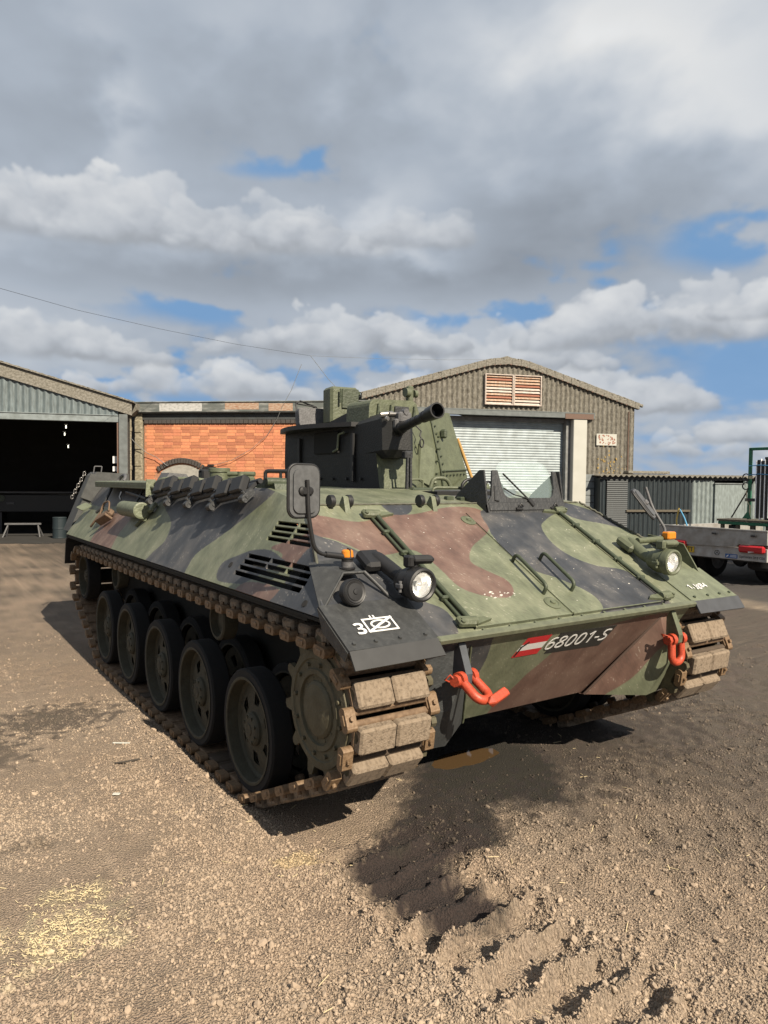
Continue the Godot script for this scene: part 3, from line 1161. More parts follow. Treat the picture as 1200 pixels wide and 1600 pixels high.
	tube(st, [Vector3(4.45, 4.35, .1), Vector3(4.2, 3.72, .12), Vector3(4.0, 3.35, .16), Vector3(3.85, 3.05, .10), Vector3(3.6, 2.66, .08), Vector3(3.2, 2.32, .07), Vector3(2.7, 2.05, .07), Vector3(2.2, 1.92, .07)], .006, 6)
	cb = obj("wall_cable", st, M.reveal)
	cb.transform = g.transform
	tag(cb, "slack pale cord looping down over the right brickwork from above", "cable")


func build_right_garage() -> void:
	var g := thing("gabled_garage", "garage of mossy corrugated cement sheets with pale roller door", "garage", face(Vector3(10.303, 0, -10.035), -20.12))
	var ul := -2.60
	var ur := 5.55
	var um := 1.5
	var e := 3.93
	var rz := 5.13
	var prof := func(u: float) -> float:
		var t := absf(u - um) / ((um - ul) if u < um else (ur - um))
		var y := rz - (rz - e) * t
		return y - .10 * exp(-pow((u - um) / .35, 2.0))
	var under := func(u: float) -> float: return prof.call(u) - .13
	# gable sheets over the door, sheets right of it
	var u := ul
	while u < ur - .05:
		var hi := minf(u + 1.02, ur)
		if u < 4.0 and hi > 4.0: hi = 4.0
		var st := nb()
		corrugated(st, under, u, hi, .15, .024, Transform3D(Basis(), Vector3(0, 0, .004 * (int(u * 7) % 3))), 3.50 if u < 3.99 else .0)
		obj("gable_sheet", st, M.asbestos, g)
		u = hi
	# rolled verge of the roof
	var st := nb()
	var steps := 64
	for i in steps:
		var a := lerpf(ul - .12, ur + .12, float(i) / steps)
		var b := lerpf(ul - .12, ur + .12, float(i + 1) / steps)
		var pa := Vector2(a, prof.call(a))
		var pb := Vector2(b, prof.call(b))
		prism(st, PackedVector2Array([pa + Vector2(0, -.12), pb + Vector2(0, -.12), pb + Vector2(0, .06), pa + Vector2(0, .06)]), Transform3D(Basis(), Vector3(0, 0, -.05)), .13 + .01 * (i % 2))
	obj("verge", st, M.verge, g)
	st = nb()
	var a0 := ul - .12
	while a0 < ur + .1:
		var q := Vector2(a0, prof.call(a0) + .055)
		box(st, Vector3(q.x, q.y, .03), Vector3(rng.randf_range(.04, .10), .03, rng.randf_range(.06, .14)), Basis(Vector3(0, 0, 1), -.27 if a0 > um else .27), .008)
		a0 += rng.randf_range(.05, .12)
	cyl(st, Vector3(ur + .1, e - .01, .02), Vector3(ur + .24, e - .05, .05), .05, .05, 12)
	obj("moss", st, M.verge, g)
	st = nb()
	for s in [-1.0, 1.0]:
		var edge := ul - .1 if s < 0 else ur + .1
		prism(st, PackedVector2Array([Vector2(um, rz + .02), Vector2(edge, e - .01), Vector2(edge, e - .06), Vector2(um, rz - .05)]), Transform3D(Basis(), Vector3(0, 0, -10)), 9.94)
	obj("roof", st, M.asbestos, g)
	st = nb()
	box(st, Vector3(ul + .05, e * .5, -5), Vector3(.1, e - .1, 9.9))
	box(st, Vector3(ur - .05, e * .5, -5), Vector3(.1, e - .1, 9.9))
	box(st, Vector3((ul - .45) * .5, 1.72, -.06), Vector3(-.45 - ul, 3.44, .1))
	obj("wall", st, M.asbestos, g)
	# tiny dark tips of sheets along the eave line
	u = ul
	while u < ur:
		st = nb()
		box(st, Vector3(u, under.call(u) + .01, .06), Vector3(.05, .03, .05), Basis(Vector3(0, 0, 1), -.27 if u > um else .27))
		obj("sheet_hook", st, M.rust, g)
		u += .16
	# beam over the door
	st = nb()
	box(st, Vector3(1.2, 3.515, .05), Vector3(6.0, .14, .12), Basis(), .01)
	box(st, Vector3(1.2, 3.60, .03), Vector3(6.0, .03, .16), Basis(), .006)
	obj("lintel", st, M.beam, g)
	st = nb()
	box(st, Vector3(3.70, 3.50, .118), Vector3(.9, .15, .006), Basis())
	obj("lintel_rust", st, M.rust, g)
	# pillar, and its reveal with the shade put into a greyer colour
	st = nb()
	box(st, Vector3(3.745, 1.71, .0), Vector3(.43, 3.42, .20), Basis(), .012)
	obj("pillar", st, M.pillar, g)
	st = nb()
	box(st, Vector3(3.46, 1.71, -.20), Vector3(.14, 3.42, .22), Basis(), .006)
	obj("shaded_reveal", st, M.reveal, g)
	# roller shutter
	var d := Node3D.new()
	d.name = "roller_door"
	g.add_child(d)
	st = nb()
	for k in 4:
		var t := k / 4.0
		var z0 := sin(t * PI) * .016
		var z1 := sin((k + 1) / 4.0 * PI) * .016
		st.set_smooth_group(1)
		quad(st, Vector3(-2.0, t * .074, z0), Vector3(2.0, t * .074, z0), Vector3(2.0, (k + 1) / 4.0 * .074, z1), Vector3(-2.0, (k + 1) / 4.0 * .074, z1))
	box(st, Vector3(0, .0, -.004), Vector3(4.0, .006, .01))
	var slat := baked(st)
	for k in 46: inst("slat", slat, M.shutter, d, Transform3D(Basis(), Vector3(1.4, .02 + k * .0745, -.30)))
	st = nb()
	box(st, Vector3(1.4, 3.38, -.26), Vector3(4.1, .10, .16))
	obj("shutter_box", st, M.reveal, d)
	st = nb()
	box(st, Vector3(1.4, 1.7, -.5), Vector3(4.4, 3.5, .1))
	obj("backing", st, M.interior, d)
	# louvred vent of two panes
	var w := Node3D.new()
	w.name = "vent"
	g.add_child(w)
	for pane in 2:
		var c := 1.215 + pane * .865
		st = nb()
		for s in [-1.0, 1.0]:
			box(st, Vector3(c + s * .41, 4.18, .06), Vector3(.035, .86, .08), Basis(), .005)
			box(st, Vector3(c, 4.18 + s * .415, .062), Vector3(.80, .03, .08), Basis(), .005)
		obj("vent_frame", st, M.slat_white, w)
		for k in 10:
			st = nb()
			box(st, Vector3(c, 3.80 + k * .083, .055), Vector3(.79, .07, .012), Basis(Vector3(1, 0, 0), -.55), .002)
			var mm: Material = M.rusty_white
			if k in [0, 4, 5] or (k == 1 and pane == 1): mm = M.slat_white
			elif k in [2, 3, 6, 8]: mm = M.rusty_white if (k + pane) % 3 == 0 else M.slat_rust
			obj("slat", st, mm, w)
	st = nb()
	box(st, Vector3(1.65, 4.18, .03), Vector3(1.66, .82, .02))
	obj("vent_backing", st, M.interior, w)
	var s := thing("rusty_sign", "small white board eaten by rust on the garage wall", "sign", g.transform * Transform3D(Basis(), Vector3(4.63, 2.86, .04)))
	st = nb()
	box(st, Vector3.ZERO, Vector3(.66, .34, .015), Basis(), .003)
	obj("board", st, M.pillar, s)
	st = nb()
	var r := RandomNumberGenerator.new()
	r.seed = 12
	for k in 44:
		var p := PackedVector2Array()
		var c := Vector2(r.randf_range(-.28, .28), r.randf_range(-.13, .13))
		var q := r.randf_range(.012, .035)
		for i in 7: p.append(c + Vector2(cos(TAU * i / 7), sin(TAU * i / 7)) * q * r.randf_range(.5, 1.2))
		prism(st, p, Transform3D(), .0085 + k * .0001)
	obj("rust_spots", st, M.slat_rust, s)
	# stain of yellow lichen on the sheets below the sign
	st = nb()
	for k in 60:
		var p := PackedVector2Array()
		var c := Vector2(r.randfn(4.75, .24), r.randfn(2.05, .24))
		if c.x > 5.4 or c.x < 4.1: continue
		var q := r.randf_range(.012, .045)
		for i in 6: p.append(c + Vector2(cos(TAU * i / 6) * .6, sin(TAU * i / 6)) * q * r.randf_range(.5, 1.2))
		prism(st, p, Transform3D(), sin(c.x / .15 * TAU) * .024 + .012 + .004 * (int(4.0 * 7) % 3))
	obj("lichen", st, plain(.42, .29, .10, .95), g)
	st = nb()
	cyl(st, Vector3(5.33, 0, .06), Vector3(5.33, 3.7, .06), .022, .022, 10)
	obj("conduit", st, M.rust, g)
	# grey boarding below the cement sheets
	for k in 9:
		st = nb()
		box(st, Vector3(4.35, .1 + k * .205, .07), Vector3(.80, .195, .03), Basis(Vector3(1, 0, 0), -.06), .006)
		obj("plank", st, M.clad, g)


func build_shed() -> void:
	var g := thing("corrugated_shed", "low lean-to of dark and pale corrugated sheets beside the garage", "shed", face(Vector3(14.62, 0, -8.005), -20.12))
	var top := func(_u: float) -> float: return 1.735
	var parts := [[-.52, -.33, M.navy], [.37, 1.22, M.navy], [1.22, 1.89, M.navy], [1.89, 2.54, M.navy], [2.54, 3.29, M.galv], [4.33, 5.25, M.galv], [5.25, 6.3, M.galv], [6.3, 7.4, M.galv]]
	for p in parts:
		var st := nb()
		corrugated(st, top, p[0], p[1], .15, .024, Transform3D(Basis(), Vector3(0, 0, .004 * (int(p[0] * 3) % 2))))
		obj("sheet", st, p[2], g)
	var st := nb()
	box(st, Vector3(.02, .86, -.01), Vector3(.69, 1.72, .03))
	obj("louvre_backing", st, M.black, g)
	for k in 30:
		st = nb()
		box(st, Vector3(.02, .05 + k * .0565, .02), Vector3(.67, .047, .010), Basis(Vector3(1, 0, 0), -.5))
		obj("slat", st, M.navy, g)
	st = nb()
	box(st, Vector3(3.81, .79, .03), Vector3(1.04, 1.58, .04), Basis(), .006)
	obj("door", st, M.galv, g)
	st = nb()
	box(st, Vector3(3.81, 1.61, .045), Vector3(1.10, .035, .06), Basis(), .004)
	obj("door_head", st, M.clad, g)
	st = nb()
	box(st, Vector3(1.37, .79, .045), Vector3(2.13, .065, .05), Basis(), .005)
	obj("rail", st, M.wood, g)
	st = nb()
	box(st, Vector3(3.45, 1.735, .0), Vector3(7.95, .06, .07))
	obj("wall_plate", st, M.black, g)
	# roof sheets seen on edge
	st = nb()
	st.set_smooth_group(0)
	var steps := 420
	for i in steps:
		var a := lerpf(-.6, 7.5, float(i) / steps)
		var b := lerpf(-.6, 7.5, float(i + 1) / steps)
		var ya := 1.81 + sin(a / .175 * TAU) * .028
		var yb := 1.81 + sin(b / .175 * TAU) * .028
		quad(st, Vector3(a, ya, .16), Vector3(b, yb, .16), Vector3(b, yb + .04, -.62), Vector3(a, ya + .04, -.62))
		quad(st, Vector3(a, ya - .014, .16), Vector3(b, yb - .014, .16), Vector3(b, yb, .16), Vector3(a, ya, .16))
		quad(st, Vector3(b, yb - .014, .16), Vector3(a, ya - .014, .16), Vector3(a, ya + .026, -.62), Vector3(b, yb + .026, -.62))
	obj("roof", st, M.asbestos, g)
	for x in [-.49, 7.4]:
		st = nb()
		box(st, Vector3(x, .88, -.32), Vector3(.06, 1.7, .58))
		obj("wall", st, M.navy, g)
	st = nb()
	box(st, Vector3(3.4, .9, -.60), Vector3(7.9, 1.8, .05))
	obj("wall", st, M.navy, g)
	st = nb()
	box(st, Vector3(0, 0, 0), Vector3(1.40, .08, .22), Basis(), .01)
	var pl := obj("roof_plank", st, M.verge)
	pl.transform = g.transform * Transform3D(Basis(), Vector3(1.2, 1.92, -.3))
	tag(pl, "pale weathered board lying on the shed roof", "board")


# ------------------------------------------------------------------ tracked vehicle

var V: Node3D


func panel(called: String, xf: Transform3D, outline: PackedVector2Array, thick: float, m: Material, area: Rect2, parent: Node, raise := 0.0) -> MeshInstance3D:
	var st := nb()
	prism(st, outline, xf * Transform3D(Basis(), Vector3(0, 0, raise - thick)), thick, area)
	return obj(called, st, m, parent)


func cut(pieces: Array, hole: Rect2) -> Array:
	# takes a rectangular opening out of flat pieces
	var out := []
	var a := hole.position
	var b := hole.end
	for p in pieces:
		for r in [rect2(-9, -9, a.x, 9), rect2(b.x, -9, 9, 9), rect2(a.x, -9, b.x, a.y), rect2(a.x, b.y, b.x, 9)]:
			for q in Geometry2D.intersect_polygons(p, r): out.append(q)
	return out


func gl(x: float, v: float, h := 0.0) -> Vector3:
	return GLACIS * Vector3(x, v, h)


func build_vehicle() -> void:
	V = thing("armoured_vehicle", "tracked armoured vehicle in green brown and black camouflage with a turret gun", "armoured vehicle")
	build_hull()
	build_front_fittings()
	build_wear()
	build_deck()
	build_turret()
	build_running_gear()


func build_hull() -> void:
	var ga := Rect2(-1.3, -.1, 2.6, 1.25)
	var gm := camo(ga, 400, [
		[1, [-1.10, .75, -1.03, .93, -.92, .91, -.75, .85, -.55, .90, -.37, .91, -.12, .97, .06, .96, .10, .88, -.01, .73, -.11, .66, -.24, .58, -.33, .47, -.29, .39, -.23, .31, -.25, .23, -.31, .19, -.40, .20, -.48, .24, -.53, .30, -.54, .41, -.56, .53, -.61, .59, -.77, .57, -.85, .60, -.91, .67, -.99, .73]],
		[2, [-1.18, .78, -.99, .72, -.92, .66, -.84, .55, -.79, .41, -.77, .25, -.70, .17, -.70, .08, -.76, -.02, -.9, -.09, -1.37, -.11, -1.49, .11]],
		[2, [.14, .95, .0, .74, -.05, .61, -.05, .48, .0, .36, .09, .29, .17, .20, .20, .12, .17, .04, .08, -.02, .40, -.05, .64, -.03, .69, .11, .67, .22, .60, .31, .45, .36, .35, .46, .33, .59, .39, .74, .51, .82, .74, .95]],
		[2, [.73, 1.0, .89, .98, 1.18, .74, 1.1, .69, .93, .76, .74, .84]],
		[2, [-.48, 1.12, -.34, 1.12, -.34, 1.0, -.39, .93, -.47, .89, -.51, .91, -.53, 1.0]]], 1)
	M.glacis = gm
	# sloping front: fixed frame around two lids
	for s in [-1.0, 1.0]:
		var p := PackedVector2Array([Vector2(.64 * s, .0), Vector2(.845 * s, .0), Vector2(.845 * s, .24), Vector2(1.243 * s, .24), Vector2(1.0 * s, .90), Vector2(.64 * s, .90)])
		panel("glacis_plate", GLACIS, p, .02, gm, ga, V)
	panel("glacis_plate", GLACIS, PackedVector2Array([Vector2(-1.0, .90), Vector2(1.0, .90), Vector2(.955, 1.008), Vector2(-.955, 1.008)]), .02, gm, ga, V)
	panel("glacis_plate", GLACIS, rect2(-.64, -.0, .64, .025), .02, gm, ga, V)
	panel("glacis_plate", GLACIS, rect2(-.64, .02, .64, .90), .02, M.hull_under, ga, V, -.012)
	panel("engine_lid", GLACIS, rect2(-.628, .03, -.052, .893), .022, gm, ga, V, .008)
	panel("driver_lid", GLACIS, rect2(-.040, .03, .628, .893), .022, gm, ga, V, .008)
	var st := nb()
	prism(st, rect2(-.052, .035, -.036, .89), GLACIS, .014, ga)
	obj("lid_seam", st, gm, V)
	# lip along the front edge
	st = nb()
	box(st, Vector3(0, .925, 3.238), Vector3(1.70, .028, .03), Basis(Vector3(1, 0, 0), .5), .005)
	obj("front_lip", st, worn(plain(.175, .19, .125, .5), M.scuff, 1.6), V)
	# sides with louvred openings
	var sa := Rect2(-2.0, -.05, 5.15, .72)
	var sm := camo(sa, 240, [
		[2, [.11, .60, 1.13, .62, 1.70, .64, 1.92, .60, 1.81, .44, 1.61, .26, 1.44, .12, 1.41, -.06, .75, -.06, .72, .05, .80, .16, .67, .30, .3, .42]],
		[2, [-2.4, .47, -2.2, .70, -.02, .70, .20, .48, -.05, .40, -.6, .39, -1.0, .36, -1.35, .34, -1.88, .36]],
		[1, [-.86, -.06, -.96, .22, -.63, .37, -.28, .39, -.26, .28, -.29, .12, -.24, -.06]],
		[1, [2.25, .05, 2.60, .06, 2.64, -.06, 2.22, -.06]],
		[1, [2.28, .25, 2.40, .30, 2.58, .36, 2.70, .32, 2.65, .24, 2.61, .18, 2.47, .18, 2.42, .23]],
		[2, [1.93, .02, 1.86, .11, 2.0, .18, 2.12, .22, 2.28, .235, 2.43, .21, 2.49, .19, 2.39, .14, 2.25, .05, 2.16, .03]],
		[2, [2.60, .055, 2.61, .13, 2.60, .21, 2.69, .28, 3.2, .05, 3.2, -.06, 2.62, -.06]]], 5)
	var outline := PackedVector2Array([Vector2(-1.95, 0), Vector2(3.06, 0), Vector2(2.36, .50), Vector2(1.8, .594), Vector2(-1.95, .594)])
	for side in 2:
		var xf := SIDE_L if side == 0 else SIDE_R
		var o := outline
		var f := 1.0 if side == 0 else -1.0
		if side == 1:
			o = PackedVector2Array()
			for p in outline: o.append(Vector2(-p.x, p.y))
		var pieces := [o]
		if side == 0:
			for k in 4:
				for q in 2: pieces = cut(pieces, Rect2(2.17 + q * .235, .285 + k * .031, .222, .022))
				for q in 3: 
					if k > 1: pieces = cut(pieces, Rect2([2.07, 2.34, 2.545][q] + (k - 1) * .008, .072 + k * .034, [.262, .197, .22][q], .024))
				if k < 2: pieces = cut(pieces, Rect2(2.07 - .01 * (1 - k), .072 + k * .034, .71, .024))
		st = nb()
		for p in pieces: prism(st, p, xf * Transform3D(Basis(), Vector3(0, 0, -.012)), .012, sa if side == 0 else Rect2(-3.15, -.05, 5.15, .72))
		obj("side_plate", st, sm, V)
		# a rib along the foot of the side, near-black to carry the shade below
		st = nb()
		box(st, Vector3(-f * 1.236, 1.006, .55), Vector3(.02, .012, 5.0))
		box(st, Vector3(-f * 1.02, .995, .45), Vector3(.44, .02, 4.9))
		obj("sponson_floor", st, M.hull_under, V)
		if side == 0:
			st = nb()
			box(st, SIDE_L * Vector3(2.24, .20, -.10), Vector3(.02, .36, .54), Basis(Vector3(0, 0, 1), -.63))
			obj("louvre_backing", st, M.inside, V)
			for q in [Vector2(1.97, .115), Vector2(2.86, .035)]:
				st = nb()
				cyl(st, SIDE_L * Vector3(q.x, q.y, -.004), SIDE_L * Vector3(q.x, q.y, .003), .016, .016, 14)
				obj("plug_hole", st, M.inside, V)
	# roof, rear, belly
	var rm := camo(Rect2(-1, -2, 2, 4.5), 120, [[2, [-.55, .9, -.1, 1.1, .1, 1.6, -.25, 2.2, -.5, 1.9, -.35, 1.5]], [2, [.2, -1.5, .9, -1.2, .9, -.2, .3, -.4]], [1, [-1, -1, -.5, -.8, -.3, 0, -1, .2]]], 9)
	st = nb()
	var fx := Transform3D(Vector3(1, 0, 0), Vector3(0, .134, -.991), Vector3(0, .991, .134), Vector3(0, 1.424, 2.362))
	prism(st, PackedVector2Array([Vector2(-.955, 0), Vector2(.955, 0), Vector2(.90, .566), Vector2(-.90, .566)]), fx * Transform3D(Basis(), Vector3(0, 0, -.02)), .02, Rect2(-1, -.3, 2, 4.5))
	prism(st, PackedVector2Array([Vector2(-.90, -1.95), Vector2(.90, -1.95), Vector2(.90, 1.8), Vector2(-.90, 1.8)]), Transform3D(Vector3(1, 0, 0), Vector3(0, 0, 1), Vector3(0, -1, 0), Vector3(0, 1.50, 0)), .02, Rect2(-1, -2, 2, 4.5))
	obj("roof_plate", st, rm, V)
	st = nb()
	prism(st, PackedVector2Array([Vector2(-1.24, 1.0), Vector2(1.24, 1.0), Vector2(.90, 1.5), Vector2(-.90, 1.5)]), Transform3D(Basis(), Vector3(0, 0, -1.97)), .02)
	prism(st, rect2(-.8, .42, .8, 1.0), Transform3D(Basis(), Vector3(0, 0, -1.97)), .02)
	obj("rear_plate", st, M.green_dark, V)
	st = nb()
	for s in [-1.0, 1.0]: box(st, Vector3(s * .81, .70, .35), Vector3(.02, .58, 4.6))
	box(st, Vector3(0, .41, .42), Vector3(1.62, .02, 4.75))
	obj("belly", st, M.hull_under, V)
	# nose
	var na := Rect2(-.9, -.68, 1.8, .72)
	var nm := camo(na, 320, [
		[1, [-.20, -.66, -.16, -.40, -.10, -.28, .0, -.15, .27, -.06, .66, -.04, .71, -.12, .66, -.25, .60, -.42, .50, -.58, .46, -.68]],
		[2, [-.92, .04, -.56, .04, -.53, -.04, -.49, -.20, -.52, -.32, -.80, -.66, -.95, -.6]]], 14, .8)  # left dark patch: black camouflage with the cast shadow of the lug painted in
	M.nose = nm
	panel("nose_plate", NOSE, PackedVector2Array([Vector2(-.845, .0), Vector2(.845, .0), Vector2(.845, -.614), Vector2(-.845, -.614)]), .02, nm, na, V)
	for s in [-1.0, 1.0]:
		st = nb()
		var A := Vector3(.42 * s, .425, 2.885)
		var B := Vector3(.64 * s, .87, 3.185)
		var C := Vector3(.715 * s, .88, 3.19)
		var D := Vector3(.725 * s, .61, 3.168)
		var E := Vector3(.68 * s, .43, 3.085)
		var F := Vector3(.845 * s, .88, 3.17)
		var G := Vector3(.85 * s, .60, 3.12)
		var H := Vector3(.845 * s, .42, 3.04)
		var Cm := (B + D) * .5 + Vector3(0, 0, .012)
		var K := Vector3(.845 * s, .42, 2.6)
		var J := Vector3(.42 * s, .42, 2.6)
		var Ft := Vector3(.85 * s, .88, 2.6)
		for f in [[A, E, Cm], [A, Cm, B], [E, D, Cm], [B, Cm, C], [Cm, D, C], [C, D, G], [C, G, F], [D, E, H], [D, H, G], [A, J, K], [A, K, H], [A, H, E], [F, G, Ft], [G, H, K], [G, K, Ft]]:
			if s > 0: tri(st, f[0], f[1], f[2])
			else: tri(st, f[0], f[2], f[1])
		# uv from the nose pattern
		var md := MeshDataTool.new()
		st.generate_normals()
		md.create_from_surface(st.commit(), 0)
		for i in md.get_vertex_count():
			var q := NOSE.affine_inverse() * md.get_vertex(i)
			md.set_vertex_uv(i, Vector2((q.x - na.position.x) / na.size.x, 1.0 - (q.y - na.position.y) / na.size.y))
		var am := ArrayMesh.new()
		md.commit_to_surface(am)
		var house := inst("drive_housing", am, nm if s > 0 else M.dark, V, Transform3D())
		if s < 0: house.material_override = worn(plain(.062, .068, .07, .55), M.scuff, 1.4, M.fine)
		# weld bead
		st = nb()
		var pts := []
		for k in 15: pts.append(A.lerp(B, k / 14.0) + Vector3(0, .004, .006) + Vector3(0, 1, 1) * .003 * (k % 2))
		tube(st, pts, .007, 6)
		obj("weld_bead", st, plain(.10, .065, .05, .7) if s > 0 else M.green, V)
	# fenders with rubber flaps
	for s in [-1.0, 1.0]:
		var left: bool = s < 0
		var fm: Material = M.fender if left else M.green_pale
		st = nb()
		prism(st, PackedVector2Array([Vector2(.84 * s, .0), Vector2(1.25 * s, .0), Vector2(1.25 * s, .262), Vector2(.84 * s, .262)]), GLACIS * Transform3D(Basis(), Vector3(0, 0, -.004)), .010, ga)
		prism(st, PackedVector2Array([Vector2(0, 0), Vector2(.262, 0), Vector2(.18, -.055), Vector2(0, -.04)]), Transform3D(Vector3(0, .4919, -.8706), Vector3(0, .8706, .4919), Vector3(s, 0, 0), gl(1.246 * s, 0, -.004)), .008)
		var fe := obj("fender", st, fm, V)
		st = nb()
		prism(st, PackedVector2Array([Vector2(.842 * s, .862), Vector2(1.252 * s, .856), Vector2(1.252 * s, .930), Vector2(.85 * s, .934)]), Transform3D(Vector3(1, 0, 0), Vector3(0, .82, -.57), Vector3(0, .57, .82), Vector3(0, .932 - .932 * .82, 3.236 + .932 * .57)), .008)
		obj("rubber_flap", st, worn(plain(.035, .036, .037, .6), M.scuff, 1.5) if left else worn(plain(.07, .075, .085, .6), M.scuff, 1.5), V)
		for x in [.89, 1.01, 1.12, 1.215]:
			st = nb()
			cyl(st, gl(x * s, .03, .004), gl(x * s, .03, .014), .009, .007, 8)
			obj("bolt", st, fm if left else M.green_dark, fe)
		# guard behind the fender carrying horn and marker lamp
		st = nb()
		var P1 := Vector3(1.25 * s, 1.035, 3.03)
		var P2 := Vector3(1.165 * s, 1.20, 2.77)
		var P3 := Vector3(1.085 * s, 1.168, 2.915)
		var P4 := Vector3(.985 * s, 1.168, 2.915)
		var P5 := Vector3(.90 * s, 1.055, 3.01)
		var P6 := Vector3(.975 * s, 1.212, 2.745)
		if left:
			for f in [[P1, P3, P2], [P2, P3, P4], [P2, P4, P6]]:
				tri(st, f[0], f[2], f[1]); tri(st, f[0] - Vector3(0, .008, .0), f[1] - Vector3(0, .008, 0), f[2] - Vector3(0, .008, 0))
			tube(st, [P1, P3, P4], .006, 6)
			tube(st, [P4, P4.lerp(P5, .5) + Vector3(0, .002, 0), P5], .009, 6)
		else:
			prism(st, PackedVector2Array([Vector2(3.07, 1.0), Vector2(2.94, 1.195), Vector2(2.80, 1.225), Vector2(2.70, 1.235), Vector2(2.72, 1.16), Vector2(2.94, 1.06)]), Transform3D(Vector3(0, 0, 1), Vector3(0, 1, 0), Vector3(-1, 0, 0), Vector3(1.205, 0, 0)), .008)
			tube(st, [Vector3(1.20, 1.0, 3.07), Vector3(1.20, 1.195, 2.94), Vector3(1.20, 1.225, 2.80), Vector3(1.20, 1.235, 2.70)], .005, 6)
		obj("fender_guard", st, M.fender if left else M.green, V)
	# unit signs and number
	var G2 := GLACIS * Transform3D(Basis(), Vector3(0, 0, .008))
	st = nb()
	stroke(st, [Vector2(-1.115, .082), Vector2(-.985, .082), Vector2(-.985, .152), Vector2(-1.115, .152), Vector2(-1.115, .082)], .008, G2)
	stroke(st, [Vector2(-1.115, .082), Vector2(-.985, .152)], .010, G2, .0021)
	var oval := []
	for k in 21:
		var a := TAU * k / 20
		oval.append(Vector2(-1.05 + .040 * cos(a), .117 + .022 * sin(a)))
	stroke(st, oval, .007, G2, .0023)
	stroke(st, [Vector2(-1.072, .152), Vector2(-1.072, .168)], .007, G2)
	stroke(st, [Vector2(-1.056, .152), Vector2(-1.056, .168)], .007, G2)
	stroke(st, [Vector2(-1.056, .114), Vector2(-1.044, .120)], .010, G2, .004)
	obj("unit_symbol", st, M.white, V)
	writing("company_number", "3", .062, G2 * Transform3D(Basis(), Vector3(-1.172, .068, .001)), M.white, V)
	writing("unit_lettering", "1. JgB4", .034, G2 * Transform3D(Basis(), Vector3(.935, .090, .001)), M.white, V, 1.1)
	# the dark field and flag are paint on the nose plate
	st = nb()
	prism(st, PackedVector2Array([Vector2(-.12, -.205), Vector2(.27, -.215), Vector2(.30, -.075), Vector2(-.10, -.07)]), NOSE, .0012)
	obj("number_field", st, plain(.026, .027, .026, .5), V)
	for k in 3:
		st = nb()
		var y0 := -.192 + k * .041
		prism(st, PackedVector2Array([Vector2(-.335 + .009 * k, y0), Vector2(-.175 + .006 * k, y0), Vector2(-.168 + .006 * k, y0 + .041), Vector2(-.325 + .009 * k, y0 + .041)]), NOSE, .0018)
		obj("flag_stripe", st, [M.red_flag, M.white, M.red_flag][k], V)
	st = nb()
	stroke(st, [Vector2(-.322, -.180), Vector2(-.312, -.125), Vector2(-.285, -.10)], .012, NOSE, .0022)
	obj("flag_crack", st, M.black, V)
	var nx := NOSE * Transform3D(Basis(), Vector3(-.160, -.178, .001))
	nx.basis = nx.basis * Basis(Vector3(1, 0, 0), Vector3(.12, 1, 0), Vector3(0, 0, 1))
	writing("number_lettering", "68001-S", .078, nx, M.white, V, 1.12, false)


func lamp(s: float) -> void:
	var left := s < 0
	var m: Material = M.black if left else M.green
	var h := Node3D.new()
	h.name = "headlight"
	V.add_child(h, true)
	var c := Vector3(.836 * s, 1.127, 3.118)
	var ax := Vector3(-.03 * s, -.02, 1).normalized()
	var st := nb()
	lathe(st, c, ax, [[.050, -.012], [.052, .004], [.060, .010], [.069, .006], [.071, -.01], [.071, -.035], [.066, -.045], [.063, -.09], [.045, -.135], [.022, -.16], [0, -.165]], 28)
	obj("housing", st, m, h)
	st = nb()
	lathe(st, c, ax, [[.012, -.045], [.03, -.038], [.045, -.018], [.051, -.004]], 28)
	lathe(st, c, ax, [[0, -.03], [.010, -.03], [.008, -.012], [0, -.008]], 12)
	obj("reflector", st, M.chrome, h)
	st = nb()
	lathe(st, c, ax, [[0, .010], [.02, .009], [.04, .004], [.051, -.004]], 28)
	obj("lens", st, M.lens, h)
	# small blackout lamp above, clamp, bracket
	st = nb()
	box(st, c + Vector3(.028, .098, -.045), Vector3(.10, .034, .06), Basis(Vector3(0, 1, 0), -.25), .013)
	cyl(st, c + Vector3(.0, .06, -.055), c + Vector3(.01, .09, -.05), .012)
	box(st, c + Vector3(-.028, .092, -.055), Vector3(.03, .05, .05), Basis(), .008)
	obj("blackout_lamp", st, m, h)
	st = nb()
	cyl(st, c + Vector3(-.072, .015, -.05), c + Vector3(-.072, -.03, -.05), .008)
	box(st, c + Vector3(-.074, -.005, -.055), Vector3(.016, .02, .04), Basis(), .004)
	obj("clamp", st, M.grey if left else m, h)
	st = nb()
	var foot := gl(.87 * s, .49, .0)
	tube(st, rounded([c + Vector3(0, .005, -.13), c + Vector3(-.0, .03, -.19), foot + Vector3(0, .05, .0), foot], .05), .032, 12)
	box(st, foot + Vector3(-.02, .03, .02), Vector3(.11, .05, .12), Basis(Vector3(1, 0, 0), .5), .015)
	obj("bracket", st, m, h)


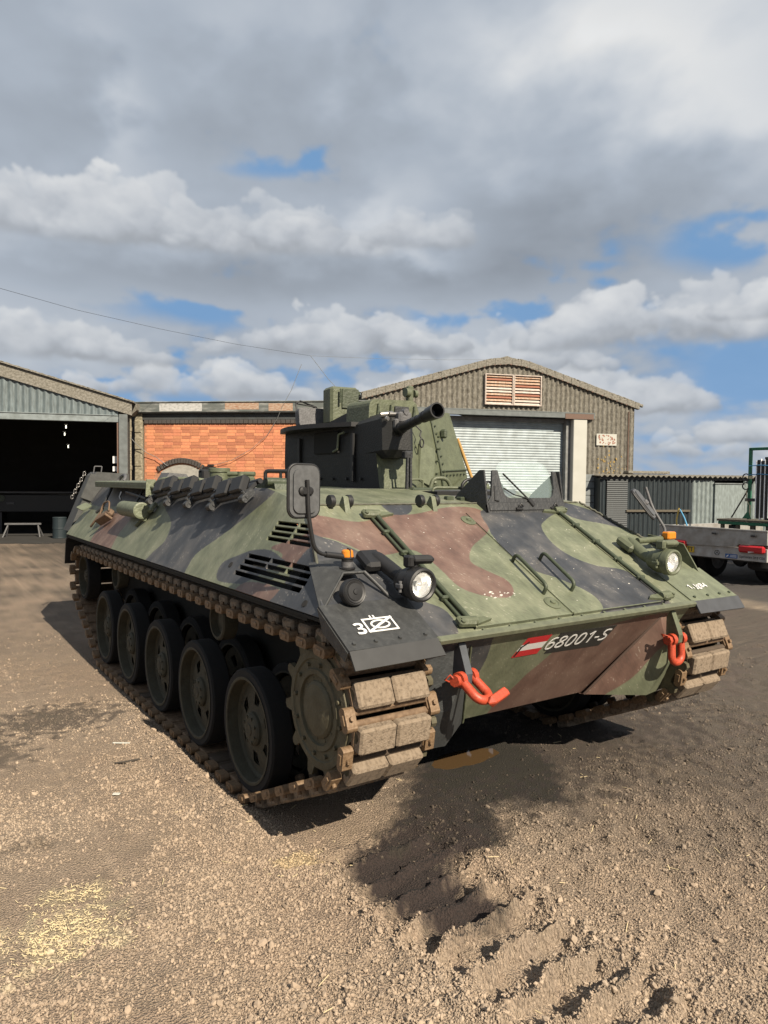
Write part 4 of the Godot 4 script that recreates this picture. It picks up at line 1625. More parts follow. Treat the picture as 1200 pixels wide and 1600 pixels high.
func shackle(at: Vector3, turn: Basis) -> void:
	var h := Node3D.new()
	h.name = "shackle"
	V.add_child(h, true)
	var xf := Transform3D(turn, at)
	var st := nb()
	var pts := []
	for k in 17:
		var a := PI * k / 16.0
		pts.append(xf * Vector3(.040 * cos(a) * (1.0 + .15 * sin(a)), -.075 - .045 * sin(a), 0))
	pts.push_front(xf * Vector3(.038, 0, 0))
	pts.append(xf * Vector3(-.038, 0, 0))
	tube(st, pts, .019, 12)
	for s in [-1.0, 1.0]: cyl(st, xf * Vector3(s * .026, 0, 0), xf * Vector3(s * .052, 0, 0), .030, .030, 16)
	obj("bow", st, M.red, h)
	st = nb()
	cyl(st, xf * Vector3(-.075, 0, 0), xf * Vector3(.066, 0, 0), .015, .015, 12)
	cyl(st, xf * Vector3(-.078, 0, 0), xf * Vector3(-.058, 0, 0), .024, .024, 8)
	tube(st, [xf * Vector3(-.068, .0, 0), xf * Vector3(-.085, .025, .01), xf * Vector3(-.09, .03, -.02), xf * Vector3(-.07, .01, -.02)], .004, 6)
	obj("pin", st, M.red, h)


func mirror(c: Vector3, turn: Basis, arm: Array, m: Material) -> void:
	var h := Node3D.new()
	h.name = "mirror"
	V.add_child(h, true)
	var xf := Transform3D(turn, c)
	var st := nb()
	prism(st, round_rect(.140, .205, .035), xf * Transform3D(Basis(), Vector3(0, 0, -.004)), .012)
	prism(st, round_rect(.112, .176, .03), xf * Transform3D(Basis(), Vector3(0, 0, .008)), .008)
	obj("back_shell", st, worn(plain(.13, .135, .14, .55), M.scuff, 2.6), h)
	st = nb()
	var loop := []
	for p in round_rect(.146, .211, .037): loop.append(xf * Vector3(p.x, p.y, 0))
	loop.append(loop[0])
	tube(st, loop, .006, 6)
	obj("rim", st, M.black, h)
	st = nb()
	prism(st, round_rect(.134, .198, .033), xf * Transform3D(Basis(), Vector3(0, 0, -.007)), .003)
	obj("mirror_glass", st, M.mirror, h)
	st = nb()
	tube(st, rounded(arm, .05), .0085, 10)
	for s in [-1.0, 1.0]: lathe(st, xf * Vector3(s * .017, 0, .012), xf.basis.z, [[.020, 0], [.016, .012], [0, .018]], 12)
	box(st, xf * Vector3(0, 0, .022), Vector3(.04, .03, .015), turn, .004)
	obj("arm", st, m, h)


func mirror_turn() -> Basis:
	# turned back towards the driver and drooping on its arm
	var view := (CAM - Vector3(1.10, 1.425, 2.735)).normalized()
	var side := Vector3.UP.cross(view).normalized()
	var up := view.cross(side)
	var y := (up * .80 - side * .60).normalized()
	var z := (side * .80 + up * .60).rotated(y, -.16)
	return Basis(y.cross(z), y, z)


func build_front_fittings() -> void:
	lamp(-1.0)
	lamp(1.0)
	# marker lamps
	var st := nb()
	lathe(st, Vector3(-1.035, 1.178, 2.865), Vector3.UP, [[0, 0], [.034, 0], [.034, .006], [.024, .008], [.024, .040], [.028, .042], [.028, .050], [0, .05]], 20)
	var mk := obj("marker_lamp", st, M.black, V)
	st = nb()
	lathe(st, Vector3(-1.035, 1.222, 2.865), Vector3.UP, [[.026, 0], [.026, .012], [.024, .030], [.018, .036], [0, .037]], 20)
	obj("amber_lens", st, M.amber, mk)
	st = nb()
	cyl(st, Vector3(-1.035, 1.184, 2.865), Vector3(-1.035, 1.208, 2.865), .0246, .0246, 20)
	obj("label_band", st, M.grey, mk)
	st = nb()
	tube(st, [Vector3(-1.035, 1.222, 2.8925), Vector3(-1.035, 1.26, 2.887), Vector3(-1.035, 1.263, 2.865)], .003, 6)
	obj("cage", st, M.black, mk)
	st = nb()
	box(st, Vector3(1.135, 1.205, 2.88), Vector3(.07, .035, .06), Basis(), .01)
	mk = obj("marker_lamp", st, M.green, V)
	st = nb()
	box(st, Vector3(1.145, 1.245, 2.88), Vector3(.078, .046, .05), Basis(), .008)
	obj("amber_lens", st, M.amber, mk)
	# horn
	st = nb()
	var hc := Vector3(-1.105, 1.108, 3.03)
	var ha := Vector3(.06, .22, .97)
	lathe(st, hc, ha, [[0, -.05], [.03, -.05], [.05, -.028], [.054, -.02], [.054, .006], [.050, .012], [.046, .010], [.043, .013], [.036, .011], [.034, .014], [.012, .015], [.010, .019], [0, .020]], 28)
	obj("horn", st, M.black, V)
	# mirrors on bent arms
	mirror(Vector3(-1.232, 1.500, 2.85), Basis(Vector3(0, 1, 0), .10), [Vector3(-1.228, 1.545, 2.874), Vector3(-1.222, 1.40, 2.874), Vector3(-1.190, 1.250, 2.87), Vector3(-1.045, 1.228, 2.865)], M.black)
	mirror(Vector3(1.10, 1.425, 2.735), mirror_turn(), [Vector3(1.165, 1.525, 2.70), Vector3(1.18, 1.40, 2.74), Vector3(1.185, 1.262, 2.84), Vector3(1.02, 1.215, 2.86)], M.grey)
	st = nb()
	cyl(st, Vector3(-1.14, 1.243, 2.868), Vector3(-1.04, 1.228, 2.865), .013)
	obj("arm_clamp", st, M.black, V)
	st = nb()
	cyl(st, Vector3(.88, 1.222, 2.86), Vector3(1.10, 1.226, 2.86), .017)
	cyl(st, Vector3(1.02, 1.20, 2.93), Vector3(1.13, 1.205, 2.92), .022)
	obj("arm_clamp", st, M.green, V)
	# towing lugs and red shackles
	for s in [-1.0, 1.0]:
		st = nb()
		var xf := Transform3D(Vector3(0, 0, 1), Vector3(0, 1, 0), Vector3(-1, 0, 0), Vector3(.705 * s + .017, 0, 0))
		prism(st, PackedVector2Array([Vector2(3.10, .88), Vector2(3.215, .895), Vector2(3.262, .78), Vector2(3.258, .74), Vector2(3.228, .715), Vector2(3.19, .735), Vector2(3.12, .80)]), xf, .034)
		obj("towing_lug", st, worn(plain(.085, .095, .11, .5), M.scuff, 1.8) if s < 0 else M.green, V)
	shackle(Vector3(-.705, .762, 3.240), Basis(Vector3(0, 1, 0), .25) * Basis(Vector3(1, 0, 0), -.95))
	shackle(Vector3(.705, .755, 3.235), Basis(Vector3(1, 0, 0), -.06))
	st = nb()
	box(st, Vector3(-.632, .700, 3.352), Vector3(.13, .046, .045), Basis(Vector3(0, 0, 1), .20) * Basis(Vector3(0, 1, 0), .2), .02)
	obj("shackle_tongue", st, M.red, V)
	# locking rods of the front lids with their hinges
	for s in [-1.0, 1.0]:
		st = nb()
		cyl(st, gl(.643 * s, .07, .022), gl(.643 * s, .88, .022), .011, .011, 10)
		cyl(st, gl(.668 * s, .07, .010), gl(.668 * s, .88, .010), .008, .008, 8)
		obj("locking_rod", st, M.green_dark, V)
		for v in [.055, .885]:
			st = nb()
			var b := Basis(GLACIS.basis.x, GLACIS.basis.y, GLACIS.basis.z)
			box(st, gl(.67 * s, v, .022), Vector3(.085, .050, .030), b * Basis(Vector3(0, 0, 1), .12 * s), .008)
			cyl(st, gl(.62 * s, v + .0, .022), gl(.70 * s, v, .022), .020, .020, 12)
			prism(st, PackedVector2Array([Vector2(.62 * s, v - .02), Vector2(.53 * s, v + .0), Vector2(.56 * s, v + .018), Vector2(.62 * s, v + .02)]), GLACIS * Transform3D(Basis(), Vector3(0, 0, .006)), .016)
			cyl(st, gl(.70 * s, v - .012, .036), gl(.70 * s, v - .012, .042), .009, .009, 8)
			obj("hinge", st, M.green, V)
	for q in [Vector2(-.085, .82), Vector2(-.105, .115)]:
		st = nb()
		lathe(st, gl(q.x, q.y, .006), GLACIS.basis.z, [[.042, 0], [.042, .006], [.030, .009], [.028, .007], [.014, .007], [.012, .014], [0, .015]], 20)
		obj("filler_cap", st, M.glacis_cap if M.has("glacis_cap") else M.green, V)
	for q in [[-.080, -.100, M.green_dark], [.110, .090, M.black]]:
		st = nb()
		tube(st, rounded([gl(q[0], .445, .004), gl(q[0], .445, .055), gl(q[1], .185, .055), gl(q[1], .185, .004)], .03), .009, 8)
		obj("lift_handle", st, M.green_dark, V)
	# lifting eyes along the upper edge
	for x in [-.79, -.25]:
		st = nb()
		for s in [-1.0, 1.0]:
			lathe(st, gl(x + s * .05 - .012, .992, .030), Vector3.RIGHT, [[0, 0], [.030, 0], [.032, .004], [.032, .022], [.028, .026], [0, .026]], 14)
		obj("lifting_eye", st, M.black, V)
		st = nb()
		prism(st, PackedVector2Array([Vector2(.93, 0), Vector2(1.005, .0), Vector2(1.0, .055), Vector2(.985, .055)]), Transform3D(GLACIS.basis.y, GLACIS.basis.z, GLACIS.basis.x, gl(x + .01, 0, 0)), .028)
		obj("eye_plate", st, M.green_pale, V)
	# windscreen
	var w := Node3D.new()
	w.name = "windscreen"
	V.add_child(w, true)
	var xf := Transform3D(Vector3(1, 0, 0), Vector3(0, .953, -.303), Vector3(0, .303, .953), Vector3(0, 1.372, 2.452))
	st = nb()
	var out := PackedVector2Array([Vector2(.115, 0), Vector2(.73, 0), Vector2(.735, .04), Vector2(.722, .245), Vector2(.690, .25), Vector2(.672, .14)])
	for k in 6:
		var a := -PI * .5 * k / 5.0
		out.append(Vector2(.615 + .05 * cos(a), .135 + .05 * sin(a)))
	for k in 6:
		var a := -PI * .5 - PI * .5 * k / 5.0
		out.append(Vector2(.305 + .05 * cos(a), .135 + .05 * sin(a)))
	out.append_array(PackedVector2Array([Vector2(.245, .25), Vector2(.205, .25), Vector2(.16, .10), Vector2(.115, .05)]))
	prism(st, out, xf, .012)
	box(st, xf * Vector3(.42, .035, .012), Vector3(.59, .05, .012), xf.basis, .004)
	box(st, xf * Vector3(.20, .11, .014), Vector3(.035, .09, .014), xf.basis * Basis(Vector3(0, 0, 1), -.2), .004)
	obj("frame", st, M.dark, w)
	for s in [0.0, 1.0]:
		st = nb()
		prism(st, PackedVector2Array([Vector2(0, 0), Vector2(-.30, .06), Vector2(-.26, .10), Vector2(-.075, .235), Vector2(-.04, .235)]), Transform3D(Vector3(0, 0, 1), Vector3(0, 1, 0), Vector3(-1, 0, 0), Vector3(.125 + s * .605, 1.378, 2.455)), .010)
		obj("side_wing", st, M.dark, w)
	st = nb()
	var gp := PackedVector2Array([Vector2(.245, .075), Vector2(.675, .075), Vector2(.675, .24)])
	for k in 6:
		var a := PI * .5 * k / 5.0
		gp.append(Vector2(.585 + .09 * cos(a), .235 + .08 * sin(a)))
	for k in 6:
		var a := PI * .5 + PI * .5 * k / 5.0
		gp.append(Vector2(.335 + .09 * cos(a), .235 + .08 * sin(a)))
	prism(st, gp, xf * Transform3D(Basis(), Vector3(0, 0, -.008)), .006)
	obj("pane", st, M.glass, w)
	st = nb()
	tube(st, [xf * Vector3(.285, .232, .008), xf * Vector3(.36, .15, .016), xf * Vector3(.435, .075, .018)], .0055, 6)
	box(st, xf * Vector3(.452, .055, .018), Vector3(.028, .05, .02), xf.basis * Basis(Vector3(0, 0, 1), .7), .004)
	tube(st, [xf * Vector3(.27, .145, .006), xf * Vector3(.33, .105, .014), xf * Vector3(.43, .08, .018)], .004, 6)
	obj("wiper", st, M.black, w)
	for x in [.34, .62]:
		st = nb()
		tube(st, [xf * Vector3(x, .02, .02), xf * Vector3(x + .012, .045, .035), xf * Vector3(x + .03, .03, .03)], .006, 6)
		cyl(st, xf * Vector3(x - .02, .018, .018), xf * Vector3(x + .03, .018, .018), .010, .010, 8)
		obj("latch", st, M.black, w)
	# seat rails and wheel rim behind the pane
	st = nb()
	var ring := []
	for k in 19: ring.append(Vector3(.35 + .08 * cos(TAU * k / 18), 1.515 + .05 * sin(TAU * k / 18), 2.05))
	tube(st, ring, .010, 8)
	obj("steering_rim", st, M.black, V)
	st = nb()
	for k in 3: tube(st, rounded([Vector3(.46 + k * .09, 1.44, 1.95), Vector3(.46 + k * .09, 1.56 - .01 * k, 1.95), Vector3(.54 + k * .09, 1.56 - .01 * k, 1.92), Vector3(.60 + k * .08, 1.44, 1.92)], .04), .008, 8)
	obj("seat_rail", st, M.black, V)


func build_wear() -> void:
	# bolt heads along the front, weld beads on the hull corners, straps on the fender
	for k in 9:
		var st := nb()
		var x := -.60 + .15 * k
		lathe(st, gl(x, .012, .004), GLACIS.basis.z, [[.008, 0], [.008, .005], [0, .007]], 6)
		obj("bolt", st, M.green, V)
	for s in [-1.0, 1.0]:
		var st := nb()
		var pts := []
		for k in 30: pts.append(Vector3(1.243 * s, 1.030, 3.06).lerp(Vector3(.958 * s, 1.424, 2.36), .36 + .64 * k / 29.0) + Vector3(s * .002, .003, .003) * (1 + (k % 2)))
		tube(st, pts, .007, 6)
		obj("weld_bead", st, M.glacis_bead, V)
		st = nb()
		pts = []
		for k in 40: pts.append(Vector3(-.95 * s, 1.426, 2.362).lerp(Vector3(.0, 1.426, 2.362), k / 39.0) + Vector3(0, .002, .001) * (k % 2))
		tube(st, pts, .005, 5)
		obj("weld_bead", st, M.glacis_bead, V)
		# hose clip row beside each lid rod
		for k in 4:
			st = nb()
			box(st, gl(.655 * s, .22 + .17 * k, .016), Vector3(.058, .018, .024), GLACIS.basis, .005)
			obj("rod_clip", st, M.green_dark, V)
	# rubbed edges of the lids
	var e := nb()
	box(e, gl(-.052, .46, .0085), Vector3(.004, .84, .002), GLACIS.basis)
	box(e, gl(-.34, .0315, .0085), Vector3(.56, .004, .002), GLACIS.basis)
	box(e, gl(.29, .0315, .0085), Vector3(.62, .004, .002), GLACIS.basis)
	obj("rubbed_edge", e, M.green_pale, V)
	# flakes of bare primer on the lids
	var r := RandomNumberGenerator.new()
	r.seed = 44
	e = nb()
	for k in 46:
		var c := Vector2(r.randfn(-.36, .06), r.randfn(.215, .012)) if k < 16 else Vector2(r.randf_range(-.6, .6), r.randf_range(.05, .87))
		var q := r.randf_range(.002, .007) if k < 16 else r.randf_range(.001, .0035)
		var p := PackedVector2Array()
		for i in 6: p.append(c + Vector2(cos(TAU * i / 6) * 1.7, sin(TAU * i / 6)).rotated(r.randf() * .3) * q * r.randf_range(.5, 1.3))
		if Geometry2D.triangulate_polygon(p).is_empty(): continue
		prism(e, p, GLACIS, .0086 + k * .00001)
	obj("paint_chips", e, M.bare, V).set_meta("kind", "stuff")


func build_deck() -> void:
	# everything along the near edge of the roof
	var st := nb()
	box(st, Vector3(-.90, 1.512, -.73), Vector3(.34, .036, 1.70), Basis(Vector3(0, 0, 1), .03), .006)
	box(st, Vector3(-1.06, 1.498, -.73), Vector3(.014, .05, 1.70), Basis(), .004)
	obj("open_hatch_leaf", st, M.green_pale, V)
	st = nb()
	tube(st, rounded([Vector3(-1.02, 1.50, .10), Vector3(-1.02, 1.55, .30), Vector3(-.85, 1.55, .55), Vector3(-.70, 1.51, .60)], .06), .014, 8)
	tube(st, [Vector3(-1.05, 1.49, .12), Vector3(-1.0, 1.46, .40)], .012, 8)
	prism(st, PackedVector2Array([Vector2(-1.09, 1.42), Vector2(-1.02, 1.42), Vector2(-1.0, 1.50), Vector2(-1.02, 1.545), Vector2(-1.085, 1.545)]), Transform3D(Basis(), Vector3(0, 0, .125)), .012)
	tube(st, [Vector3(-1.05, 1.42, .13), Vector3(-1.04, 1.36, .15), Vector3(-.98, 1.34, .12)], .012, 8)
	obj("hatch_bracket", st, M.green_pale, V)
	st = nb()
	for k in 3: box(st, Vector3(-.42 + .10 * k, 1.512 + .004 * k, -.2 + .25 * k), Vector3(.09, .02, 1.7 - .3 * k), Basis(Vector3(0, 1, 0), .10), .008)
	obj("deck_planking", st, M.green, V)
	# tool clips and rods under the leaf
	st = nb()
	tube(st, [Vector3(-1.03, 1.44, -.62), Vector3(-1.03, 1.40, -.05)], .014, 8)
	tube(st, [Vector3(-1.02, 1.47, -1.15), Vector3(-1.06, 1.40, -1.12), Vector3(-1.10, 1.30, -1.15), Vector3(-1.14, 1.25, -1.2)], .012, 8)
	tube(st, [Vector3(-1.0, 1.46, -.25), Vector3(-1.06, 1.38, -.2), Vector3(-1.10, 1.30, -.16)], .009, 8)
	obj("tool_rod", st, M.dark, V)
	st = nb()
	var bx := SIDE_L.basis
	box(st, SIDE_L * Vector3(-.90, .245, .035), Vector3(.24, .055, .05), bx * Basis(Vector3(0, 0, 1), .35), .01)
	box(st, SIDE_L * Vector3(-.80, .20, .05), Vector3(.20, .02, .07), bx * Basis(Vector3(0, 0, 1), .40), .004)
	tube(st, rounded([SIDE_L * Vector3(-.99, .22, .05), SIDE_L * Vector3(-1.0, .33, .09), SIDE_L * Vector3(-.84, .36, .09), SIDE_L * Vector3(-.78, .28, .06)], .05), .007, 8)
	tube(st, [SIDE_L * Vector3(-1.02, .30, .06), SIDE_L * Vector3(-1.03, .18, .05), SIDE_L * Vector3(-1.12, .12, .03)], .010, 8)
	obj("brown_clamp", st, M.brown_metal, V)
	st = nb()
	tube(st, [Vector3(-1.045, 1.44, -.72), Vector3(-1.06, 1.40, -.72), Vector3(-1.055, 1.375, -.70)], .009, 8)
	obj("hook", st, M.bright_steel, V)
	st = nb()
	prism(st, round_rect(.13, .10, .02), Transform3D(bx * Basis(Vector3(0, 1, 0), .35) * Basis(Vector3(1, 0, 0), -.5), SIDE_L * Vector3(-1.72, .28, .06)), .008)
	obj("tilted_bracket", st, M.green_pale, V)
	# canister on the side
	st = nb()
	var c0 := SIDE_L * Vector3(-.34, .315, .075)
	var c1 := SIDE_L * Vector3(.16, .315, .075)
	lathe(st, c0, c1 - c0, [[0, 0], [.052, 0], [.058, .006], [.058, .49], [.060, .492], [.060, .498], [.050, .502], [0, .502]], 22)
	box(st, SIDE_L * Vector3(.12, .315, .03), Vector3(.05, .10, .06), bx, .006)
	box(st, SIDE_L * Vector3(.17, .375, .03), Vector3(.06, .08, .03), bx * Basis(Vector3(0, 0, 1), .3), .006)
	prism(st, PackedVector2Array([Vector2(-.05, 0), Vector2(.05, 0), Vector2(.02, -.07), Vector2(-.02, -.07)]), Transform3D(SIDE_L.basis, SIDE_L * Vector3(.02, .285, .004)), .02)
	obj("side_canister", st, M.green_pale, V)
	# row of vents and caps on the roof
	st = nb()
	lathe(st, Vector3(-.72, 1.50, .62), Vector3.UP, [[.066, 0], [.066, .098], [.074, .100], [.074, .124], [.068, .128], [0, .128]], 22)
	obj("roof_vent", st, M.green, V)
	st = nb()
	box(st, Vector3(-.70, 1.535, .96), Vector3(.12, .07, .16), Basis(Vector3(0, 1, 0), .2), .012)
	cyl(st, Vector3(-.70, 1.57, .96), Vector3(-.70, 1.60, .96), .026)
	cyl(st, Vector3(-.77, 1.585, .90), Vector3(-.63, 1.585, 1.02), .016)
	obj("roof_box", st, M.green, V)
	st = nb()
	box(st, Vector3(-.62, 1.56, .10), Vector3(.10, .12, .10), Basis(), .01)
	box(st, Vector3(-.60, 1.61, .10), Vector3(.14, .03, .06), Basis(), .006)
	obj("periscope", st, M.black, V)
	st = nb()
	tube(st, rounded([Vector3(-.74, 1.50, 1.42), Vector3(-.74, 1.60, 1.42), Vector3(-.60, 1.60, 1.55), Vector3(-.60, 1.50, 1.55)], .02), .012, 8)
	tube(st, [Vector3(-.67, 1.60, 1.485), Vector3(-.67, 1.5, 1.485)], .010, 8)
	obj("grab_rail", st, M.black, V)
	st = nb()
	box(st, Vector3(-.55, 1.51, 1.0), Vector3(.35, .03, .9), Basis(), .01)
	obj("roof_hatch", st, M.green, V)
	st = nb()
	prism(st, PackedVector2Array([Vector2(1.60, .0), Vector2(1.86, .0), Vector2(1.84, .05), Vector2(1.74, .085), Vector2(1.62, .05)]), Transform3D(Vector3(0, 0, 1), Vector3(.0, 1, 0), Vector3(-1, 0, 0), Vector3(-.80, 1.475, 0)), .08)
	cyl(st, Vector3(-.91, 1.535, 1.80), Vector3(-.78, 1.535, 1.80), .022)
	obj("roof_hinge", st, M.green_dark, V)
	# open driver's hatch, grips, catches
	st = nb()
	box(st, Vector3(.30, 1.490, 1.62), Vector3(.56, .035, .44), Basis(Vector3(0, 1, 0), .1), .01)
	obj("driver_hatch", st, M.green_dark, V)
	st = nb()
	tube(st, rounded([Vector3(.10, 1.46, 1.98), Vector3(.10, 1.51, 1.98), Vector3(.30, 1.51, 2.02), Vector3(.30, 1.46, 2.02)], .03), .009, 8)
	tube(st, rounded([Vector3(.30, 1.50, 1.70), Vector3(.32, 1.57, 1.70), Vector3(.42, 1.57, 1.72), Vector3(.46, 1.50, 1.72)], .04), .014, 8)
	tube(st, rounded([Vector3(.17, 1.50, 1.66), Vector3(.17, 1.56, 1.66), Vector3(.26, 1.56, 1.67), Vector3(.26, 1.50, 1.67)], .015), .007, 8)
	obj("hatch_grip", st, M.green, V)
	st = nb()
	box(st, Vector3(.33, 1.478, 1.90), Vector3(.50, .02, .30))  # black slab on the roof standing for the shaded opening
	obj("dark_hatch_slab", st, M.inside, V)
	st = nb()
	box(st, Vector3(.62, 1.49, 1.72), Vector3(.20, .05, .12), Basis(Vector3(0, 1, 0), -.2), .01)
	box(st, Vector3(.80, 1.48, 1.78), Vector3(.16, .06, .10), Basis(Vector3(0, 1, 0), .3), .01)
	cyl(st, Vector3(.72, 1.5, 1.70), Vector3(.78, 1.5, 1.70), .045)
	obj("hatch_catch", st, M.green, V)
	st = nb()
	box(st, Vector3(.03, 1.435, 2.22), Vector3(.05, .06, .04), Basis(), .006)
	box(st, Vector3(.10, 1.435, 2.24), Vector3(.03, .05, .05), Basis(), .006)
	tube(st, [Vector3(.03, 1.41, 2.25), Vector3(.08, 1.40, 2.33), Vector3(.13, 1.41, 2.35)], .008, 8)
	obj("hatch_lock", st, M.green_dark, V)
	# spare links on the side
	for k in 4:
		var c := SIDE_L * Vector3(.44 + k * .40, .515, .075)
		var b := Basis(Vector3(0, 0, 1), SIDE_L.basis.z, Vector3(0, 0, 1).cross(SIDE_L.basis.z)) * Basis(Vector3(0, 1, 0), .18) * Basis(Vector3(1, 0, 0), -.22)
		var link := place_link("spare_track_link", Transform3D(b, c), true)
		link.set_meta("label", ["", "", "", ""][k] if false else "dark spare track link carried on the sloping side")
	# rear bin, chain, ring
	st = nb()
	prism(st, PackedVector2Array([Vector2(-1.22, 1.04), Vector2(-1.0, 1.58), Vector2(-.96, 1.615), Vector2(-.66, 1.60), Vector2(-.66, 1.04)]), Transform3D(Basis(), Vector3(0, 0, -2.28)), .30)
	box(st, Vector3(-.99, 1.45, -1.97), Vector3(.18, .26, .03), Basis(Vector3(0, 0, 1), -.38), .006)
	obj("stowage_bin", st, worn(plain(.075, .078, .075, .6), M.scuff, 1.5), V)
	st = nb()
	for k in 9:
		var p := Vector3(-1.02 - .012 * k, 1.60 - .03 * k, -2.27 - .015 * k)
		var ring := []
		for j in 9: ring.append(p + Basis(Vector3(0, 1, 0), PI * .5 * (k % 2)) * Vector3(.012 * cos(TAU * j / 8), .02 * sin(TAU * j / 8), 0))
		tube(st, ring, .004, 6)
	obj("chain", st, M.bright_steel, V)
	st = nb()
	tube(st, rounded([Vector3(-.98, 1.60, -2.05), Vector3(-.97, 1.67, -2.05), Vector3(-.90, 1.67, -2.05), Vector3(-.91, 1.60, -2.05)], .01), .006, 6)
	obj("bin_handle", st, M.grey, V)
	st = nb()
	var hoop := []
	for k in 23: hoop.append(Vector3(-.80, 1.53, -1.72) + Vector3(.03 * sin(TAU * k / 22), .055 * sin(TAU * k / 22), .11 * cos(TAU * k / 22)))
	tube(st, hoop, .017, 8)
	obj("hose_coil", st, M.grey, V)
	st = nb()
	prism(st, PackedVector2Array([Vector2(-.55, 1.5), Vector2(-.25, 1.5), Vector2(-.32, 1.60), Vector2(-.48, 1.61)]), Transform3D(Basis(), Vector3(0, 0, -1.5)), .25)
	obj("rear_box", st, M.grey, V)
	for s in [-1.0, 1.0]:
		st = nb()
		prism(st, PackedVector2Array([Vector2(-1.95, 1.02), Vector2(-2.05, .96), Vector2(-2.12, .72), Vector2(-2.10, .72), Vector2(-2.03, .95), Vector2(-1.93, 1.0)]), Transform3D(Vector3(0, 0, 1), Vector3(0, 1, 0), Vector3(-1, 0, 0), Vector3(1.24 if s > 0 else -.82, 0, 0)), .42)
		obj("rear_flap", st, M.black, V)


func build_turret() -> void:
	var T := Node3D.new()
	T.name = "turret"
	V.add_child(T, true)
	var b := [Vector3(-.07, 1.49, 1.66), Vector3(.14, 1.49, 1.66), Vector3(.62, 1.47, 1.43), Vector3(1.02, 1.47, 1.25), Vector3(1.05, 1.47, .5), Vector3(.6, 1.47, .1), Vector3(-.07, 1.49, .33)]
	var mid := [Vector3(-.075, 1.72, 1.62), Vector3(.14, 1.74, 1.61), Vector3(.57, 1.62, 1.46), Vector3(.96, 1.64, 1.28), Vector3(1.0, 1.64, .5), Vector3(.6, 1.64, .14), Vector3(-.075, 1.72, .33)]
	var t := [Vector3(-.07, 1.915, 1.57), Vector3(.14, 1.94, 1.55), Vector3(.52, 2.045, 1.38), Vector3(.85, 2.06, 1.21), Vector3(.9, 2.03, .5), Vector3(.55, 1.98, .2), Vector3(-.07, 1.915, .33)]
	var names := ["front_plate", "front_plate", "front_plate", "side_wall", "rear_wall", "rear_wall", "left_wall"]
	for i in 7:
		var j := (i + 1) % 7
		var st := nb()
		for pr in [[b, mid], [mid, t]]:
			var lo: Array = pr[0]
			var hi: Array = pr[1]
			quad(st, lo[i], lo[j], hi[j], hi[i])
			var n: Vector3 = (lo[j] - lo[i]).cross(hi[i] - lo[i]).normalized() * .03
			quad(st, lo[j] - n, lo[i] - n, hi[i] - n, hi[j] - n)
		quad(st, t[i], t[j], t[j] + Vector3(0, -.001, 0) - (t[j] - Vector3(.35, t[j].y, .85)).normalized() * .03, t[i] + Vector3(0, -.001, 0) - (t[i] - Vector3(.35, t[i].y, .85)).normalized() * .03)
		obj(names[i], st, M.gun_block if i == 6 else M.green, T)  # left wall black: dark paint with its shade put into the colour
	# turret floor and ring, dark inside
	var st := nb()
	prism(st, PackedVector2Array([Vector2(-.07, -1.55), Vector2(.14, -1.55), Vector2(.8, -1.2), Vector2(.85, -.5), Vector2(.55, -.2), Vector2(-.07, -.33)]), Transform3D(Basis(Vector3.RIGHT, Vector3(0, 0, -1), Vector3.UP), Vector3(0, 1.86, 0)), .03)
	obj("inner_deck", st, M.black, T)
	st = nb()
	lathe(st, Vector3(.45, 1.47, .9), Vector3.UP, [[.66, .0], [.66, .03], [.60, .035]], 48)
	obj("turret_ring", st, M.green_dark, T)
	# projecting shelf along the left
	st = nb()
	var sp := PackedVector2Array([Vector2(-.02, -1.38), Vector2(-.02, -.30)])
	for k in 9:
		var f := k / 8.0
		sp.append(Vector2(-.02 - .22 * sin(PI * (.12 + .76 * f)), -.30 - 1.06 * f))
	prism(st, sp, Transform3D(Basis(Vector3.RIGHT, Vector3(0, 0, -1), Vector3.UP), Vector3(0, 1.905, 0)), .03)
	obj("shelf", st, M.black, T)
	# black slab for the shaded wall opening, pale tube for its lit edge
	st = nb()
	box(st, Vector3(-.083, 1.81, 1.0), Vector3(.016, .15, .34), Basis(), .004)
	obj("dark_wall_slab", st, M.inside, T)
	st = nb()
	tube(st, rounded([Vector3(-.098, 1.87, 1.26), Vector3(-.098, 1.86, 1.19), Vector3(-.098, 1.76, 1.18), Vector3(-.098, 1.745, 1.12)], .02), .008, 6)
	obj("lit_edge_tube", st, M.green_pale, T)
	# bolted panel on the front
	var f0: Vector3 = (mid[1] + b[1]) * .5
	st = nb()
	var fx := (mid[2] - mid[1]).normalized() as Vector3
	var fy := Vector3(0, 1, -.12).normalized()
	fy = (fy - fx * fx.dot(fy)).normalized()
	var F := Transform3D(fx, fy, fx.cross(fy), mid[1] + Vector3(.0, -.10, .0))
	prism(st, rect2(.16, -.05, .34, .22), F * Transform3D(Basis(), Vector3(0, 0, .01)), .018)
	box(st, F * Vector3(.35, .0, .03), Vector3(.03, .05, .03), F.basis, .006)
	obj("front_door", st, M.green_pale, T)
	st = nb()
	for k in 5: cyl(st, F * Vector3(.385, -.03 + k * .09, .012), F * Vector3(.385, -.03 + k * .09, .03), .008, .006, 8)
	obj("bolt_row", st, M.green_dark, T)
	st = nb()
	box(st, Vector3(.665, 1.89, 1.375), Vector3(.035, .065, .05), Basis(Vector3(0, 1, 0), .5), .012)
	obj("lifting_lug", st, M.green_dark, T)
	# gun cradle
	st = nb()
	box(st, Vector3(.034, 1.825, 1.53), Vector3(.225, .285, .46), Basis(Vector3(0, 1, 0), -.06) * Basis(Vector3(1, 0, 0), -.06), .045)
	obj("mantlet", st, M.gun_block, T)
	st = nb()
	cyl(st, Vector3(-.10, 1.955, 1.70), Vector3(-.02, 1.965, 1.72), .018)
	cyl(st, Vector3(-.085, 1.93, 1.745), Vector3(-.08, 1.93, 1.76), .014)
